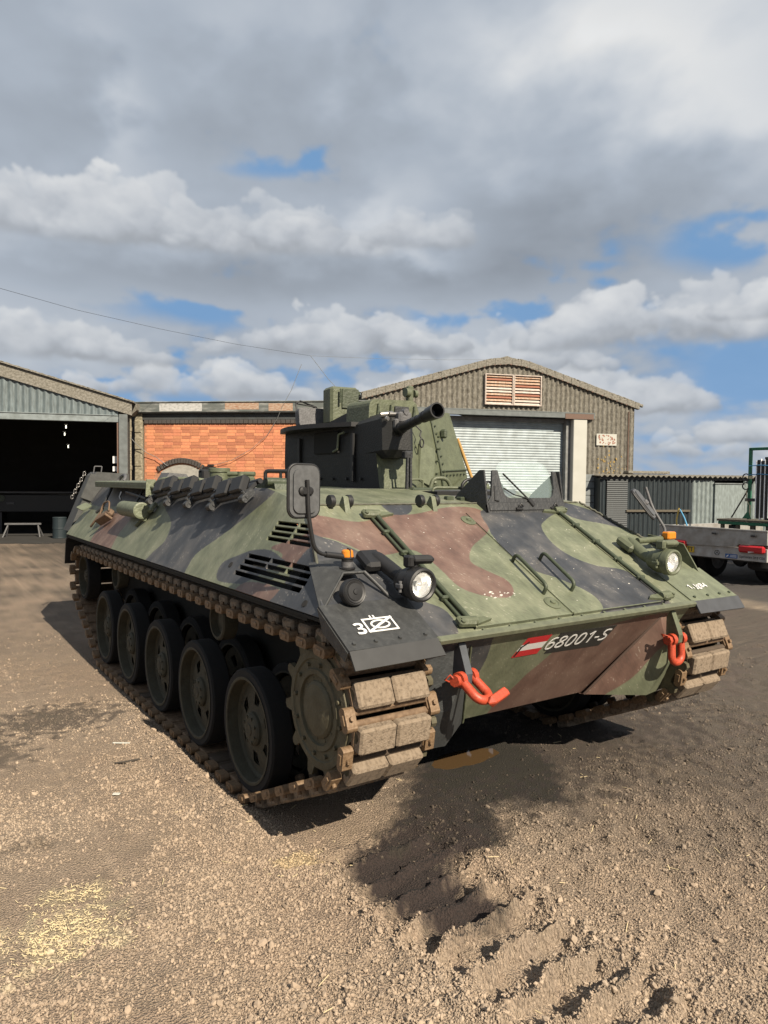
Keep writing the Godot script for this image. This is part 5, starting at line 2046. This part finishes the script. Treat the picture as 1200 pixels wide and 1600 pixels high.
	cyl(st, Vector3(-.06, 1.96, 1.74), Vector3(.06, 1.965, 1.75), .012)
	obj("cradle_bolt", st, M.bright_steel, T)
	st = nb()
	box(st, Vector3(.03, 1.94, 1.76), Vector3(.10, .07, .07), Basis(), .012)
	cyl(st, Vector3(.03, 1.975, 1.76), Vector3(.03, 1.975, 1.80), .02)
	box(st, Vector3(-.03, 1.90, 1.77), Vector3(.03, .06, .04), Basis(), .008)
	obj("barrel_clamp", st, M.grey, T)
	st = nb()
	var r0 := Vector3(.005, 1.862, 1.715)
	var ax := (Vector3(-.08, 1.942, 2.245) - r0)
	var L := ax.length()
	lathe(st, r0, ax, [[0, 0], [.044, 0], [.046, .04], [.040, .05], [.037, .10], [.031, .11], [.0295, .22], [.029, .23], [.029, .25], [.0265, .252], [.0265, .29], [.029, .292], [.029, .31], [.0265, .312], [.0265, L - .17], [.034, L - .165], [.034, L - .145], [.030, L - .14], [.030, L - .11], [.040, L - .10], [.046, L], [.038, L], [.030, L - .08], [.010, L - .085], [.010, L - .15], [0, L - .15]], 26)
	obj("gun_barrel", st, M.gun, T)
	# hood over the gun
	st = nb()
	var hp := PackedVector2Array([Vector2(-.045, 1.90), Vector2(.355, 1.90), Vector2(.362, 2.02)])
	for k in 5:
		var a := PI * .5 * k / 4.0
		hp.append(Vector2(.30 + .05 * cos(a), 2.045 + .045 * sin(a)))
	for k in 5:
		var a := PI * .5 + PI * .5 * k / 4.0
		hp.append(Vector2(.012 + .05 * cos(a), 2.035 + .045 * sin(a)))
	prism(st, hp, Transform3D(Basis(), Vector3(0, 0, 1.20)), .28)
	obj("hood", st, M.green, T)
	for x in [.025, .125, .315]:
		st = nb()
		prism(st, PackedVector2Array([Vector2(-.016, 1.93), Vector2(.016, 1.93), Vector2(.003, 2.05), Vector2(-.003, 2.05)]), Transform3D(Basis(), Vector3(x, 0, 1.475)), .022)
		obj("hood_rib", st, M.green_dark, T)
	st = nb()
	box(st, Vector3(.215, 2.022, 1.487), Vector3(.115, .045, .012), Basis(), .004)
	obj("name_plate", st, M.dark, T)
	# rivets, welds and small fittings on the turret skin
	st = nb()
	for k in 9:
		var q: Vector3 = mid[2].lerp(t[2], k / 8.0).lerp(mid[3].lerp(t[3], k / 8.0), .12)
		lathe(st, q + Vector3(.004, 0, .006), Vector3(.4, .1, .9), [[.009, 0], [.007, .006], [0, .008]], 8)
	for k in 7:
		var q: Vector3 = mid[2].lerp(mid[3], .1 + .8 * k / 6.0)
		lathe(st, q + Vector3(.002, -.03, .006), Vector3(.4, .1, .9), [[.009, 0], [.007, .006], [0, .008]], 8)
	obj("rivets", st, M.green_dark, T).set_meta("kind", "stuff")
	st = nb()
	tube(st, [mid[2] + Vector3(0, 0, .004), mid[3] + Vector3(.004, 0, .004)], .006, 6)
	tube(st, [b[2] + Vector3(.004, 0, .006), mid[2] + Vector3(.004, 0, .006), t[2] + Vector3(.004, 0, .004)], .006, 6)
	obj("weld_bead", st, M.green_dark, T)
	st = nb()
	prism(st, PackedVector2Array([Vector2(.0, .0), Vector2(.33, .0), Vector2(.30, .13), Vector2(.06, .03)]), Transform3D((b[3] - b[2]).normalized(), Vector3(0, 1, 0), (b[3] - b[2]).normalized().cross(Vector3(0, 1, 0)), b[2] + Vector3(.03, .0, .012)), .012)
	obj("skirt_plate", st, M.green, T)
	st = nb()
	for k in 6: cyl(st, Vector3(-.088, 1.56, .55 + .18 * k), Vector3(-.076, 1.56, .55 + .18 * k), .010, .010, 8)
	obj("bolt_row", st, M.black, T).set_meta("kind", "stuff")
	for z in [.60, 1.36]:
		st = nb()
		box(st, Vector3(-.088, 1.70, z), Vector3(.02, .32, .03), Basis(), .004)
		obj("wall_strap", st, M.black, T)
	st = nb()
	prism(st, PackedVector2Array([Vector2(.70, 1.92), Vector2(1.22, 1.92), Vector2(1.22, 2.02)]), Transform3D(Vector3(0, 0, 1), Vector3(0, 1, 0), Vector3(-1, 0, 0), Vector3(.30, 0, 0)), .32)
	obj("ammunition_cover", st, M.black, T)
	# travel support under the gun
	st = nb()
	for s in [-1.0, 1.0]: prism(st, PackedVector2Array([Vector2(s * .011 - .006, .26), Vector2(s * .011 + .006, .26), Vector2(s * .015 + .008, .0), Vector2(s * .015 - .008, .0)]), Transform3D(Basis(), Vector3(.045, 1.452, 1.80)), .016)
	cyl(st, Vector3(.02, 1.475, 1.808), Vector3(.075, 1.475, 1.808), .020)
	box(st, Vector3(.045, 1.71, 1.79), Vector3(.06, .05, .05), Basis(), .008)
	obj("travel_support", st, M.dark, T)
	# sight, backrest and wire guard on the left
	st = nb()
	box(st, Vector3(.10, 2.085, .88), Vector3(.215, .27, .17), Basis(Vector3(0, 1, 0), -.15), .018)
	obj("sight_box", st, M.green, T)
	st = nb()
	box(st, Vector3(.125, 2.135, .975), Vector3(.13, .14, .012), Basis(Vector3(0, 1, 0), -.15), .004)
	cyl(st, Vector3(.04, 2.10, .985), Vector3(.04, 2.20, .985), .007, .007, 8)
	box(st, Vector3(.20, 2.18, .96), Vector3(.03, .03, .03), Basis(), .006)
	obj("sight_door", st, M.green_dark, T)
	st = nb()
	prism(st, round_rect(.235, .145, .03), Transform3D(Basis(Vector3(1, 0, 0), -.15) , Vector3(-.035, 2.0, .66)), .06)
	obj("backrest", st, M.grey, T)
	st = nb()
	tube(st, [Vector3(-.11, 2.07, .60), Vector3(-.11, 2.12, .58), Vector3(-.06, 2.145, .56), Vector3(.06, 2.09, .60), Vector3(.08, 2.06, .62)], .006, 6)
	tube(st, [Vector3(-.11, 2.12, .58), Vector3(.0, 2.09, .70), Vector3(-.05, 2.14, .56)], .005, 6)
	obj("wire_guard", st, M.black, T)
	# post beside the hood
	st = nb()
	box(st, Vector3(.43, 2.09, 1.28), Vector3(.045, .26, .045), Basis(), .008)
	cyl(st, Vector3(.375, 2.17, 1.30), Vector3(.41, 2.17, 1.30), .032)
	cyl(st, Vector3(.45, 2.165, 1.30), Vector3(.475, 2.165, 1.30), .026)
	obj("post", st, M.green, T)
	st = nb()
	var loop := []
	for k in 12: loop.append(Vector3(.30 + .016 * cos(TAU * k / 11), 1.80 + .028 * sin(TAU * k / 11), 1.60))
	tube(st, [Vector3(.27, 1.93, 1.55), Vector3(.31, 1.88, 1.58), Vector3(.29, 1.85, 1.59), Vector3(.30, 1.828, 1.60)], .005, 6)
	tube(st, loop, .005, 6)
	obj("cable_loop", st, M.black, T)
	st = nb()
	tube(st, [Vector3(.98, 1.88, 1.15), Vector3(1.13, 1.50, 1.20)], .013, 8)
	obj("orange_pole", st, M.orange, T)


var link_parts := {}


func make_link_parts() -> void:
	# x across the track, y outwards, z along it; one link is .15 long
	var st := nb()
	box(st, Vector3(0, .0, 0), Vector3(.33, .024, .082), Basis(), .005)
	for z in [-.052, .052]: cyl(st, Vector3(-.185, 0, z), Vector3(.185, 0, z), .0155, .0155, 10)
	box(st, Vector3(0, -.028, 0), Vector3(.03, .045, .06), Basis(), .008)
	box(st, Vector3(0, .010, .052), Vector3(.32, .018, .016), Basis(Vector3(1, 0, 0), .4), .004)
	link_parts.body = baked(st)
	st = nb()
	box(st, Vector3(0, .030, 0), Vector3(.161, .050, .102), Basis(), .009)
	link_parts.pad = baked(st)
	st = nb()
	# figure of eight end piece joining two pins
	var p := PackedVector2Array()
	for k in 24:
		var a := TAU * k / 24
		var x := .023 * cos(a)
		var y := .023 * sin(a)
		p.append(Vector2(x + (.023 if cos(a) > 0 else -.023), y * (1.0 if absf(cos(a)) > .3 else .88)))
	prism(st, p, Transform3D(Vector3(0, 0, 1), Vector3(0, 1, 0), Vector3(-1, 0, 0), Vector3(.022, 0, 0)), .044)
	cyl(st, Vector3(0, .02, 0), Vector3(0, .034, 0), .010, .010, 6)
	box(st, Vector3(.024, 0, 0), Vector3(.005, .020, .040), Basis(), .002)
	box(st, Vector3(-.024, 0, 0), Vector3(.005, .020, .040), Basis(), .002)
	link_parts.connector = baked(st)


func place_link(called: String, at: Transform3D, dark := false) -> MeshInstance3D:
	if link_parts.is_empty(): make_link_parts()
	var o := inst(called, link_parts.body, M.black if dark else (M.link if rng.randf() < .8 else M.link_dark), V, at)
	for s in [-1.0, 1.0]:
		inst("rubber_pad", link_parts.pad, M.black if dark else M.pad, o, Transform3D(Basis(Vector3(1, 0, 0), .42).scaled(Vector3(.80, 1.0, .92)) if dark else Basis(), Vector3(s * .0825, .012 if dark else 0.0, 0)))
		inst("end_connector", link_parts.connector, M.dark if dark else M.connector, o, Transform3D(Basis(), Vector3(s * .19, 0, .075)))
	return o


func build_running_gear() -> void:
	var wz := [2.214, 1.482, .772, .027, -.675]
	var sprocket := Vector2(2.925, .632)
	var idler := Vector2(-1.57, .655)
	# belt line: hull round sprocket, idler and wheels
	var pts := PackedVector2Array()
	for c in [[sprocket, .266], [idler, .238], [Vector2(2.214, .344), .314], [Vector2(-.675, .344), .314]]:
		for k in 90: pts.append(c[0] + Vector2(cos(TAU * k / 90), sin(TAU * k / 90)) * c[1])
	var loop := Geometry2D.convex_hull(pts)
	var total := 0.0
	for i in loop.size() - 1: total += loop[i].distance_to(loop[i + 1])
	var n := int(round(total / .15))
	var pitch := total / n
	var at := func(s: float) -> Vector2:
		s = fposmod(s, total)
		for i in loop.size() - 1:
			var d := loop[i].distance_to(loop[i + 1])
			if s <= d: return loop[i].lerp(loop[i + 1], s / d)
			s -= d
		return loop[0]
	var c := Vector2(.7, .5)
	# wheels
	var st := nb()
	lathe(st, Vector3(.055, 0, 0), Vector3.LEFT, [[.252, 0], [.286, 0], [.294, .010], [.294, .100], [.286, .110], [.252, .110]], 44)
	var tyre := baked(st)
	st = nb()
	lathe(st, Vector3(-.055, 0, 0), Vector3.RIGHT, [[.252, .0], [.256, -.004], [.244, -.004], [.240, .0], [.238, .055], [.225, .066]], 44)
	lathe(st, Vector3(-.055, 0, 0), Vector3.RIGHT, [[.256, .11], [.244, .11], [.240, .08]], 44)
	var holes := 6
	for k in 48:
		var a0 := TAU * k / 48
		var a1 := TAU * (k + 1) / 48
		var solid := (k % 8) >= 3
		var rr := [[.075, .226]] if solid else [[.075, .115], [.180, .226]]
		for r in rr:
			var P := func(a: float, q: float, x: float) -> Vector3: return Vector3(x, cos(a) * q, sin(a) * q)
			var x0: float = -.055 + .066 - .025 * (1 - (r[0] - .075) / .151)
			var x1: float = -.055 + .066 - .025 * (1 - (r[1] - .075) / .151)
			quad(st, P.call(a1, r[0], x0), P.call(a0, r[0], x0), P.call(a0, r[1], x1), P.call(a1, r[1], x1))
			quad(st, P.call(a0, r[0], x0 + .012), P.call(a1, r[0], x0 + .012), P.call(a1, r[1], x1 + .012), P.call(a0, r[1], x1 + .012))
	var rim := baked(st)
	st = nb()
	lathe(st, Vector3(.02, 0, 0), Vector3.LEFT, [[.085, 0], [.080, .045], [.072, .055], [.060, .060], [.030, .062], [.028, .066], [0, .066]], 26)
	for k in 8:
		var a := TAU * k / 8
		cyl(st, Vector3(-.03, cos(a) * .062, sin(a) * .062), Vector3(-.044, cos(a) * .062, sin(a) * .062), .008, .008, 6)
	var hub := baked(st)
	st = nb()
	lathe(st, Vector3(.045, 0, 0), Vector3.LEFT, [[0, 0], [.1, 0], [.112, .008], [.112, .082], [.104, .09], [.09, .09], [.086, .05], [.035, .045], [.035, .062], [.0, .064]], 30)
	var roller := baked(st)
	# sprocket
	st = nb()
	var tooth := PackedVector2Array()
	for k in 11:
		for q in [[-.30, .240], [-.20, .246], [-.11, .290], [.0, .298], [.11, .290], [.20, .246]]:
			var a: float = TAU * (k + q[0]) / 11.0
			tooth.append(Vector2(cos(a), sin(a)) * q[1])
	prism(st, tooth, Transform3D(Vector3(0, 0, 1), Vector3(0, 1, 0), Vector3(-1, 0, 0), Vector3(.012, 0, 0)), .024)
	lathe(st, Vector3(-.010, 0, 0), Vector3.LEFT, [[.232, 0], [.230, .010], [.205, .012], [.200, .006], [.165, .006], [.160, .014], [.14, .014], [.135, -.006], [.118, -.006], [.112, .008], [.10, .016], [.06, .022], [0, .024]], 40)
	for k in 12:
		var a := TAU * k / 12
		cyl(st, Vector3(-.012, cos(a) * .182, sin(a) * .182), Vector3(-.028, cos(a) * .182, sin(a) * .182), .009, .009, 6)
		cyl(st, Vector3(.0, cos(a) * .122, sin(a) * .122), Vector3(-.014, cos(a) * .122, sin(a) * .122), .009, .009, 6)
	var spk := baked(st)
	for s in [-1.0, 1.0]:
		var turn := Basis() if s < 0 else Basis(Vector3(0, 1, 0), PI)
		for k in n:
			var p: Vector2 = at.call(k * pitch + .04)
			var q: Vector2 = at.call(k * pitch + .04 + pitch * .5)
			var o: Vector2 = at.call(k * pitch + .04 - pitch * .5)
			var z := Vector3(0, (q - o).y, (q - o).x).normalized()
			var y := Vector3(0, z.z, -z.y)
			if y.dot(Vector3(0, p.y - c.y, p.x - c.x)) < 0:
				z = -z
				y = -y
			place_link("track_link", Transform3D(Basis(y.cross(z), y, z), Vector3(s * 1.035, p.y, p.x) - y * .004))
		for z in wz:
			for inner in 2:
				var w := Node3D.new()
				w.name = "road_wheel"
				V.add_child(w, true)
				w.position = Vector3(s * (1.145 if inner == 0 else .925), .338, z)
				w.basis = turn if inner == 0 else turn * Basis(Vector3(0, 1, 0), PI)
				w.rotate_object_local(Vector3.RIGHT, z * 2.3)
				inst("tyre", tyre, M.rubber, w, Transform3D())
				inst("rim", rim, M.wheel, w, Transform3D())
				inst("hub", hub, M.wheel, w, Transform3D())
			st = nb()
			tube(st, [Vector3(s * 1.03, .338, z), Vector3(s * .86, .338, z), Vector3(s * .86, .52, z - .30), Vector3(s * .80, .52, z - .30)], .04, 8)
			obj("suspension_arm", st, M.hull_under, V)
		for z in [1.62, -.62]: inst("return_roller", roller, M.wheel, V, Transform3D(turn, Vector3(s * 1.08, .765, z)))
		var sp := inst("drive_sprocket", spk, M.sprocket, V, Transform3D(turn * Basis(Vector3(1, 0, 0), .12), Vector3(s * 1.186, sprocket.y, sprocket.x)))
		inst("drive_sprocket", spk, M.sprocket, V, Transform3D(turn * Basis(Vector3(1, 0, 0), .12), Vector3(s * .845, sprocket.y, sprocket.x)))
		st = nb()
		cyl(st, Vector3(s * .80, sprocket.y, sprocket.x), Vector3(s * 1.17, sprocket.y, sprocket.x), .13, .13, 20)
		obj("axle_drum", st, M.hull_under, V)
		st = nb()
		cyl(st, Vector3(s * .80, idler.y, idler.x), Vector3(s * 1.14, idler.y, idler.x), .05, .05, 12)
		obj("axle_drum", st, M.hull_under, V)
		var w := Node3D.new()
		w.name = "idler_wheel"
		V.add_child(w, true)
		w.position = Vector3(s * 1.12, idler.y, idler.x)
		w.basis = turn.scaled(Vector3(1, .73, .73))
		inst("tyre", tyre, M.rubber, w, Transform3D())
		inst("rim", rim, M.wheel, w, Transform3D())
		inst("hub", hub, M.wheel, w, Transform3D())


# ------------------------------------------------------------------ truck and rack

func build_truck() -> void:
	# x along the tail to the right, y up, z out of the tail towards the viewer
	var base := Vector3(-2.5713, 0, 5.4006)
	var o := base + (Vector3(8.95299, 0, -2.6102) - base) * .93
	var xf := Transform3D(Vector3(-.037, 0, .9993), Vector3.UP, Vector3(-.9993, 0, -.037), o)
	var g := thing("flatbed_truck", "small dropside flatbed truck seen from its pale metal tailboard", "truck", xf)
	var W := 1.865
	var st := nb()
	# tailboard, notched above the tail lamps
	prism(st, PackedVector2Array([Vector2(.0, .61), Vector2(.22, .61), Vector2(.30, .575), Vector2(1.36, .60), Vector2(1.42, .65), Vector2(W, .66), Vector2(W, .85), Vector2(0, .85)]), Transform3D(Basis(), Vector3(0, 0, -.03)), .03)
	box(st, Vector3(W * .5, .865, -.015), Vector3(W + .02, .03, .05), Basis(), .006)
	obj("tailboard", st, M.alu, g)
	for x in [1.02, 1.66]:
		st = nb()
		box(st, Vector3(x, .79, .012), Vector3(.09, .03, .02), Basis(), .005)
		obj("latch", st, M.dark, g)
	st = nb()
	for s in [0.0, 1.0]: box(st, Vector3(s * (W - .03) + .015, .73, -1.55), Vector3(.03, .27, 3.0), Basis(), .006)
	obj("side_board", st, M.alu, g)
	st = nb()
	box(st, Vector3(W * .5, .62, -1.55), Vector3(W - .05, .05, 3.0))
	obj("load_floor", st, M.wood, g)
	st = nb()
	box(st, Vector3(W * .5 + .05, .50, -.06), Vector3(W - .12, .20, .06), Basis(), .006)
	obj("rear_beam", st, M.truck_white, g)
	for x in [.12, 1.43]:
		st = nb()
		box(st, Vector3(x + .20, .585, .0), Vector3(.41, .115, .07), Basis(), .025)
		var l := obj("tail_lamp", st, M.tail, g)
		st = nb()
		box(st, Vector3(x + .22, .57, .028), Vector3(.13, .06, .012), Basis(Vector3(0, 0, 1), .2), .004)
		obj("reversing_lens", st, M.white, l)
	st = nb()
	box(st, Vector3(.42, .50, -.024), Vector3(.46, .10, .012), Basis(), .004)
	var np := obj("number_plate", st, M.yellow, g)
	writing("plate_lettering", "OTT", .066, Transform3D(Basis(), Vector3(.46, .467, -.018)), M.dark_text, np)
	st = nb()
	var c := Vector2(1.05, .485)
	var ring := []
	for k in 25: ring.append(Vector3(c.x + .038 * cos(TAU * k / 24), c.y + .038 * sin(TAU * k / 24), -.026))
	tube(st, ring, .0045, 6)
	for k in 3:
		var a := PI * .5 + TAU * k / 3
		var q := Transform3D(Basis(Vector3(0, 0, 1), a - PI * .5), Vector3(c.x, c.y, -.028))
		prism(st, PackedVector2Array([Vector2(-.006, 0), Vector2(.006, 0), Vector2(0, .036)]), q, .004)
	obj("round_badge", st, M.dark, g)
	st = nb()
	box(st, Vector3(1.29, .452, -.027), Vector3(.20, .062, .004))
	var sk := obj("blue_sticker", st, M.sticker, g)
	st = nb()
	for k in 3: stroke(st, [Vector2(1.27 + .005 * k, .438 + .014 * k), Vector2(1.375, .438 + .014 * k)], .006, Transform3D(Basis(), Vector3(0, 0, -.025)))
	prism(st, PackedVector2Array([Vector2(1.205, .43), Vector2(1.24, .445), Vector2(1.25, .47), Vector2(1.22, .46)]), Transform3D(Basis(), Vector3(0, 0, -.025)), .002)
	obj("sticker_print", st, M.white, sk)
	writing("badge_lettering", "Sprinter", .036, Transform3D(Basis(), Vector3(1.42, .437, -.029)), M.grey, g, 1.05)
	writing("badge_lettering", "313 CDI", .036, Transform3D(Basis(), Vector3(1.64, .437, -.029)), M.dark_text, g, 1.0)
	# chassis, axle, wheels, spare
	st = nb()
	for x in [.45, 1.42]: box(st, Vector3(x, .46, -1.8), Vector3(.09, .16, 3.3))
	box(st, Vector3(W * .5, .36, -.85), Vector3(1.4, .10, .10))
	lathe(st, Vector3(W * .5, .33, -.78), Vector3(0, 0, -1), [[0, 0], [.11, .02], [.13, .08], [.11, .15], [0, .16]], 14)
	box(st, Vector3(W * .5, .40, -.14), Vector3(1.3, .05, .08))
	obj("chassis", st, M.black, g)
	st = nb()
	lathe(st, Vector3(.0, 0, 0), Vector3.RIGHT, [[.19, 0], [.28, 0], [.315, .02], [.325, .05], [.325, .15], [.315, .18], [.28, .20], [.19, .20]], 34)
	var ty := baked(st)
	st = nb()
	lathe(st, Vector3(.0, 0, 0), Vector3.RIGHT, [[.19, .0], [.185, .03], [.09, .06], [.06, .03], [0, .03]], 24)
	lathe(st, Vector3(.0, 0, 0), Vector3.RIGHT, [[.19, .2], [.12, .17], [0, .17]], 24)
	var rm := baked(st)
	for p in [[.12, -.85], [.34, -.85], [1.34, -.85], [1.56, -.85], [.16, -3.9], [1.5, -3.9]]:
		var w := Node3D.new()
		w.name = "wheel"
		g.add_child(w, true)
		w.position = Vector3(p[0], .322, p[1])
		inst("tyre", ty, M.rubber, w, Transform3D())
		inst("rim", rm, M.grey, w, Transform3D())
	var sw := Node3D.new()
	sw.name = "spare_wheel"
	g.add_child(sw, true)
	sw.transform = Transform3D(Basis(Vector3(0, 0, 1), PI * .5), Vector3(1.62, .24, -.55))
	inst("tyre", ty, M.rubber, sw, Transform3D())
	inst("rim", rm, M.grey, sw, Transform3D())
	# cab beyond the frame of the photograph
	st = nb()
	prism(st, PackedVector2Array([Vector2(-3.2, .4), Vector2(-3.2, 2.1), Vector2(-3.4, 2.18), Vector2(-4.2, 2.15), Vector2(-4.75, 1.35), Vector2(-5.15, 1.15), Vector2(-5.25, .4)]), Transform3D(Vector3(0, 0, 1), Vector3(0, 1, 0), Vector3(-1, 0, 0), Vector3(W, 0, 0)), W)
	var cab := obj("cab", st, M.truck_white, g)
	st = nb()
	for s in [0.0, 1.0]: prism(st, PackedVector2Array([Vector2(-3.45, 1.3), Vector2(-3.45, 1.95), Vector2(-4.1, 1.95), Vector2(-4.5, 1.35)]), Transform3D(Vector3(0, 0, 1), Vector3(0, 1, 0), Vector3(-1, 0, 0), Vector3(s * (W + .008), 0, 0)), .008)
	box(st, Vector3(W * .5, 1.7, -3.195), Vector3(1.3, .5, .02), Basis(), .005)
	obj("window", st, plain(.02, .025, .028, .08), cab)
	# trestle table and rack standing on the load floor
	var tb := thing("timber_stand", "weathered timber stand with green edge on the flatbed", "stand", xf * Transform3D(Basis(), Vector3(1.0, .645, -.62)))
	st = nb()
	box(st, Vector3(.35, .345, 0), Vector3(1.10, .035, .50), Basis(), .006)
	obj("top_board", st, M.wood, tb)
	st = nb()
	box(st, Vector3(.35, .300, .22), Vector3(1.06, .05, .04), Basis(), .005)
	obj("green_rail", st, M.rack, tb)
	for x in [-.12, .14, .40, .66, .84]:
		for z in [-.2, .2]:
			st = nb()
			box(st, Vector3(x, .14, z), Vector3(.05 if x < .6 else .09, .28, .05), Basis(), .004)
			obj("leg", st, M.wood, tb)
	st = nb()
	box(st, Vector3(.60, .10, .0), Vector3(.45, .08, .42))
	box(st, Vector3(.02, .22, .10), Vector3(.15, .09, .1), Basis(), .01)
	obj("crossbar", st, M.black, tb)
	var rk := thing("glass_rack", "green steel rack of dark and white upright strips on the flatbed", "rack", xf * Transform3D(Basis(), Vector3(1.20, 1.02, -.62)))
	st = nb()
	box(st, Vector3(.0, .56, .0), Vector3(.045, 1.14, .045), Basis(), .004)
	box(st, Vector3(.22, 1.11, .0), Vector3(.45, .045, .045), Basis(), .004)
	box(st, Vector3(.40, .56, -.25), Vector3(.045, 1.14, .045), Basis(), .004)
	tube(st, [Vector3(.38, 1.09, 0), Vector3(.27, .9, 0)], .022, 6)
	prism(st, PackedVector2Array([Vector2(-.09, 0), Vector2(.05, 0), Vector2(.02, .10), Vector2(-.02, .10)]), Transform3D(Basis(), Vector3(0, 0, .02)), .02)
	obj("frame", st, M.rack, rk)
	st = nb()
	tube(st, [Vector3(.15, .76, .0), Vector3(-.36, .0, -.1)], .012, 6)
	box(st, Vector3(.42, .95, -.05), Vector3(.40, .06, .06), Basis(), .004)
	box(st, Vector3(.30, .30, .02), Vector3(.70, .05, .05), Basis(), .004)
	obj("brace", st, M.dark, rk)
	for k in 7:
		st = nb()
		box(st, Vector3(.135 + k * .034, .47, .04 - .004 * (k % 3)), Vector3(.040 if k % 2 == 1 else .016, .90 + .03 * (k % 3), .05), Basis(), .003)
		obj("strip", st, M.black if k % 2 == 1 else M.bright_white, rk)
	st = nb()
	box(st, Vector3(.40, .46, .02), Vector3(.06, .88, .06), Basis(), .005)
	obj("upright", st, M.reveal, rk)
	for y in [.84, .70]:
		st = nb()
		tube(st, [Vector3(.0, y, .05), Vector3(.2, y + .01, .085), Vector3(.62, y - .02, .07)], .008, 6)
		obj("blue_tie", st, M.blue_rope, rk)
	st = nb()
	for y in [.66, .52]:
		var lp := []
		for k in 13: lp.append(Vector3(-.05 + .055 * cos(TAU * k / 16 + 1.0), y + .055 * sin(TAU * k / 16 + 1.0), .03))
		tube(st, lp, .010, 6)
	obj("clamp", st, M.dark, rk)
	st = nb()
	box(st, Vector3(.03, .66, .03), Vector3(.05, .05, .03), Basis(), .006)
	box(st, Vector3(.03, .05, .03), Vector3(.03, .34, .012), Basis(), .003)
	tube(st, [Vector3(-.04, .45, .03), Vector3(-.02, .30, .04), Vector3(.02, .22, .04)], .007, 6)
	obj("webbing", st, plain(.62, .55, .38, .8), rk)
	st = nb()
	tube(st, [Vector3(.26, .86, -.10), Vector3(.25, .95, -.10), Vector3(.29, 1.16, -.10)], .012, 6)
	var y1 := obj("yellow_strap", st, plain(.62, .45, .10, .7))
	y1.transform = xf
	tag(y1, "yellow strap end sticking up over the truck's tailboard", "strap")
	st = nb()
	tube(st, [Vector3(.46, .86, -.10), Vector3(.40, 1.0, -.10), Vector3(.31, 1.14, -.10)], .012, 6)
	y1 = obj("blue_strap", st, plain(.10, .36, .60, .7))
	y1.transform = xf
	tag(y1, "blue strap end sticking up over the truck's tailboard", "strap")


const WIRE := [Vector3(-2.46, 4.67, -7.21), Vector3(-1.13, 4.70, -8.16), Vector3(.32, 4.80, -9.47), Vector3(2.24, 4.87, -10.56), Vector3(4.39, 4.91, -11.41), Vector3(6.74, 4.96, -11.97)]
const WIRE2 := [Vector3(6.74, 4.96, -11.97), Vector3(8.85, 5.09, -11.86), Vector3(11.10, 5.23, -11.44), Vector3(12.29, 5.31, -11.07)]


func build_small_things() -> void:
	# overhead line between far poles
	var st := nb()
	tube(st, WIRE, .0035, 5)
	var c := obj("overhead_cable", st, M.dark)
	tag(c, "long thin overhead cable crossing the cloudy sky from upper left", "cable")
	st = nb()
	tube(st, WIRE2, .0035, 5)
	c = obj("overhead_cable", st, M.reveal)
	tag(c, "short overhead cable running level to the garage gable", "cable")
	st = nb()
	tube(st, [Vector3(6.74, 4.96, -11.97), Vector3(6.62, 4.2, -10.8), Vector3(6.38, 3.47, -9.34)], .007, 5)
	c = obj("overhead_cable", st, M.reveal)
	tag(c, "cable end dropping from the overhead line behind the turret", "cable")
	# straw lying about
	var r := RandomNumberGenerator.new()
	r.seed = 31
	st = nb()
	for k in 900:
		var x: float
		var z: float
		if k < 560:
			x = r.randfn(-2.13, .09); z = r.randfn(2.86, .075)
		elif k < 700:
			x = r.randfn(-2.06, .07); z = r.randfn(2.64, .035)
		elif k < 740:
			x = r.randfn(-1.25, .1); z = r.randfn(2.9, .1)
		else:
			x = r.randf_range(-2.3, .8); z = r.randf_range(2.0, 4.3)
			if r.randf() < .6 or wetness(x, z) > 0: continue
		var l := r.randf_range(.005, .018) if k < 740 else r.randf_range(.015, .06)
		box(st, Vector3(x, height_at(x, z) + .006, z), Vector3(l, .0016, .0022), Basis(Vector3(0, 1, 0), r.randf() * TAU) * Basis(Vector3(0, 0, 1), r.randf_range(-.25, .25)))
	c = obj("straw", st, plain(.85, .70, .42, .7))
	tag(c, "pale straw stalks scattered over the dry ground", "straw", "", "stuff")
	# bits of litter
	for q in [[-1.52, 1.15, .10, .012, "thin white splinter lying on the ground left of the tracks"], [-1.72, 1.86, .035, .02, "small pale scrap lying on the bare ground left"]]:
		st = nb()
		box(st, Vector3(q[0], height_at(q[0], q[1]) + .008, q[1]), Vector3(q[2], .006, q[3]), Basis(Vector3(0, 1, 0), -.6), .002)
		c = obj("scrap", st, plain(.62, .62, .55, .7))
		tag(c, q[4], "scrap")
	st = nb()
	tube(st, [Vector3(-1.62, height_at(-1.62, 1.42) + .008, 1.42), Vector3(-1.57, height_at(-1.57, 1.46) + .014, 1.46), Vector3(-1.50, height_at(-1.5, 1.46) + .008, 1.46)], .005, 6)
	c = obj("twig", st, plain(.06, .05, .04, .9))
	tag(c, "dark crooked twig lying on the gravel left of the tracks", "twig")
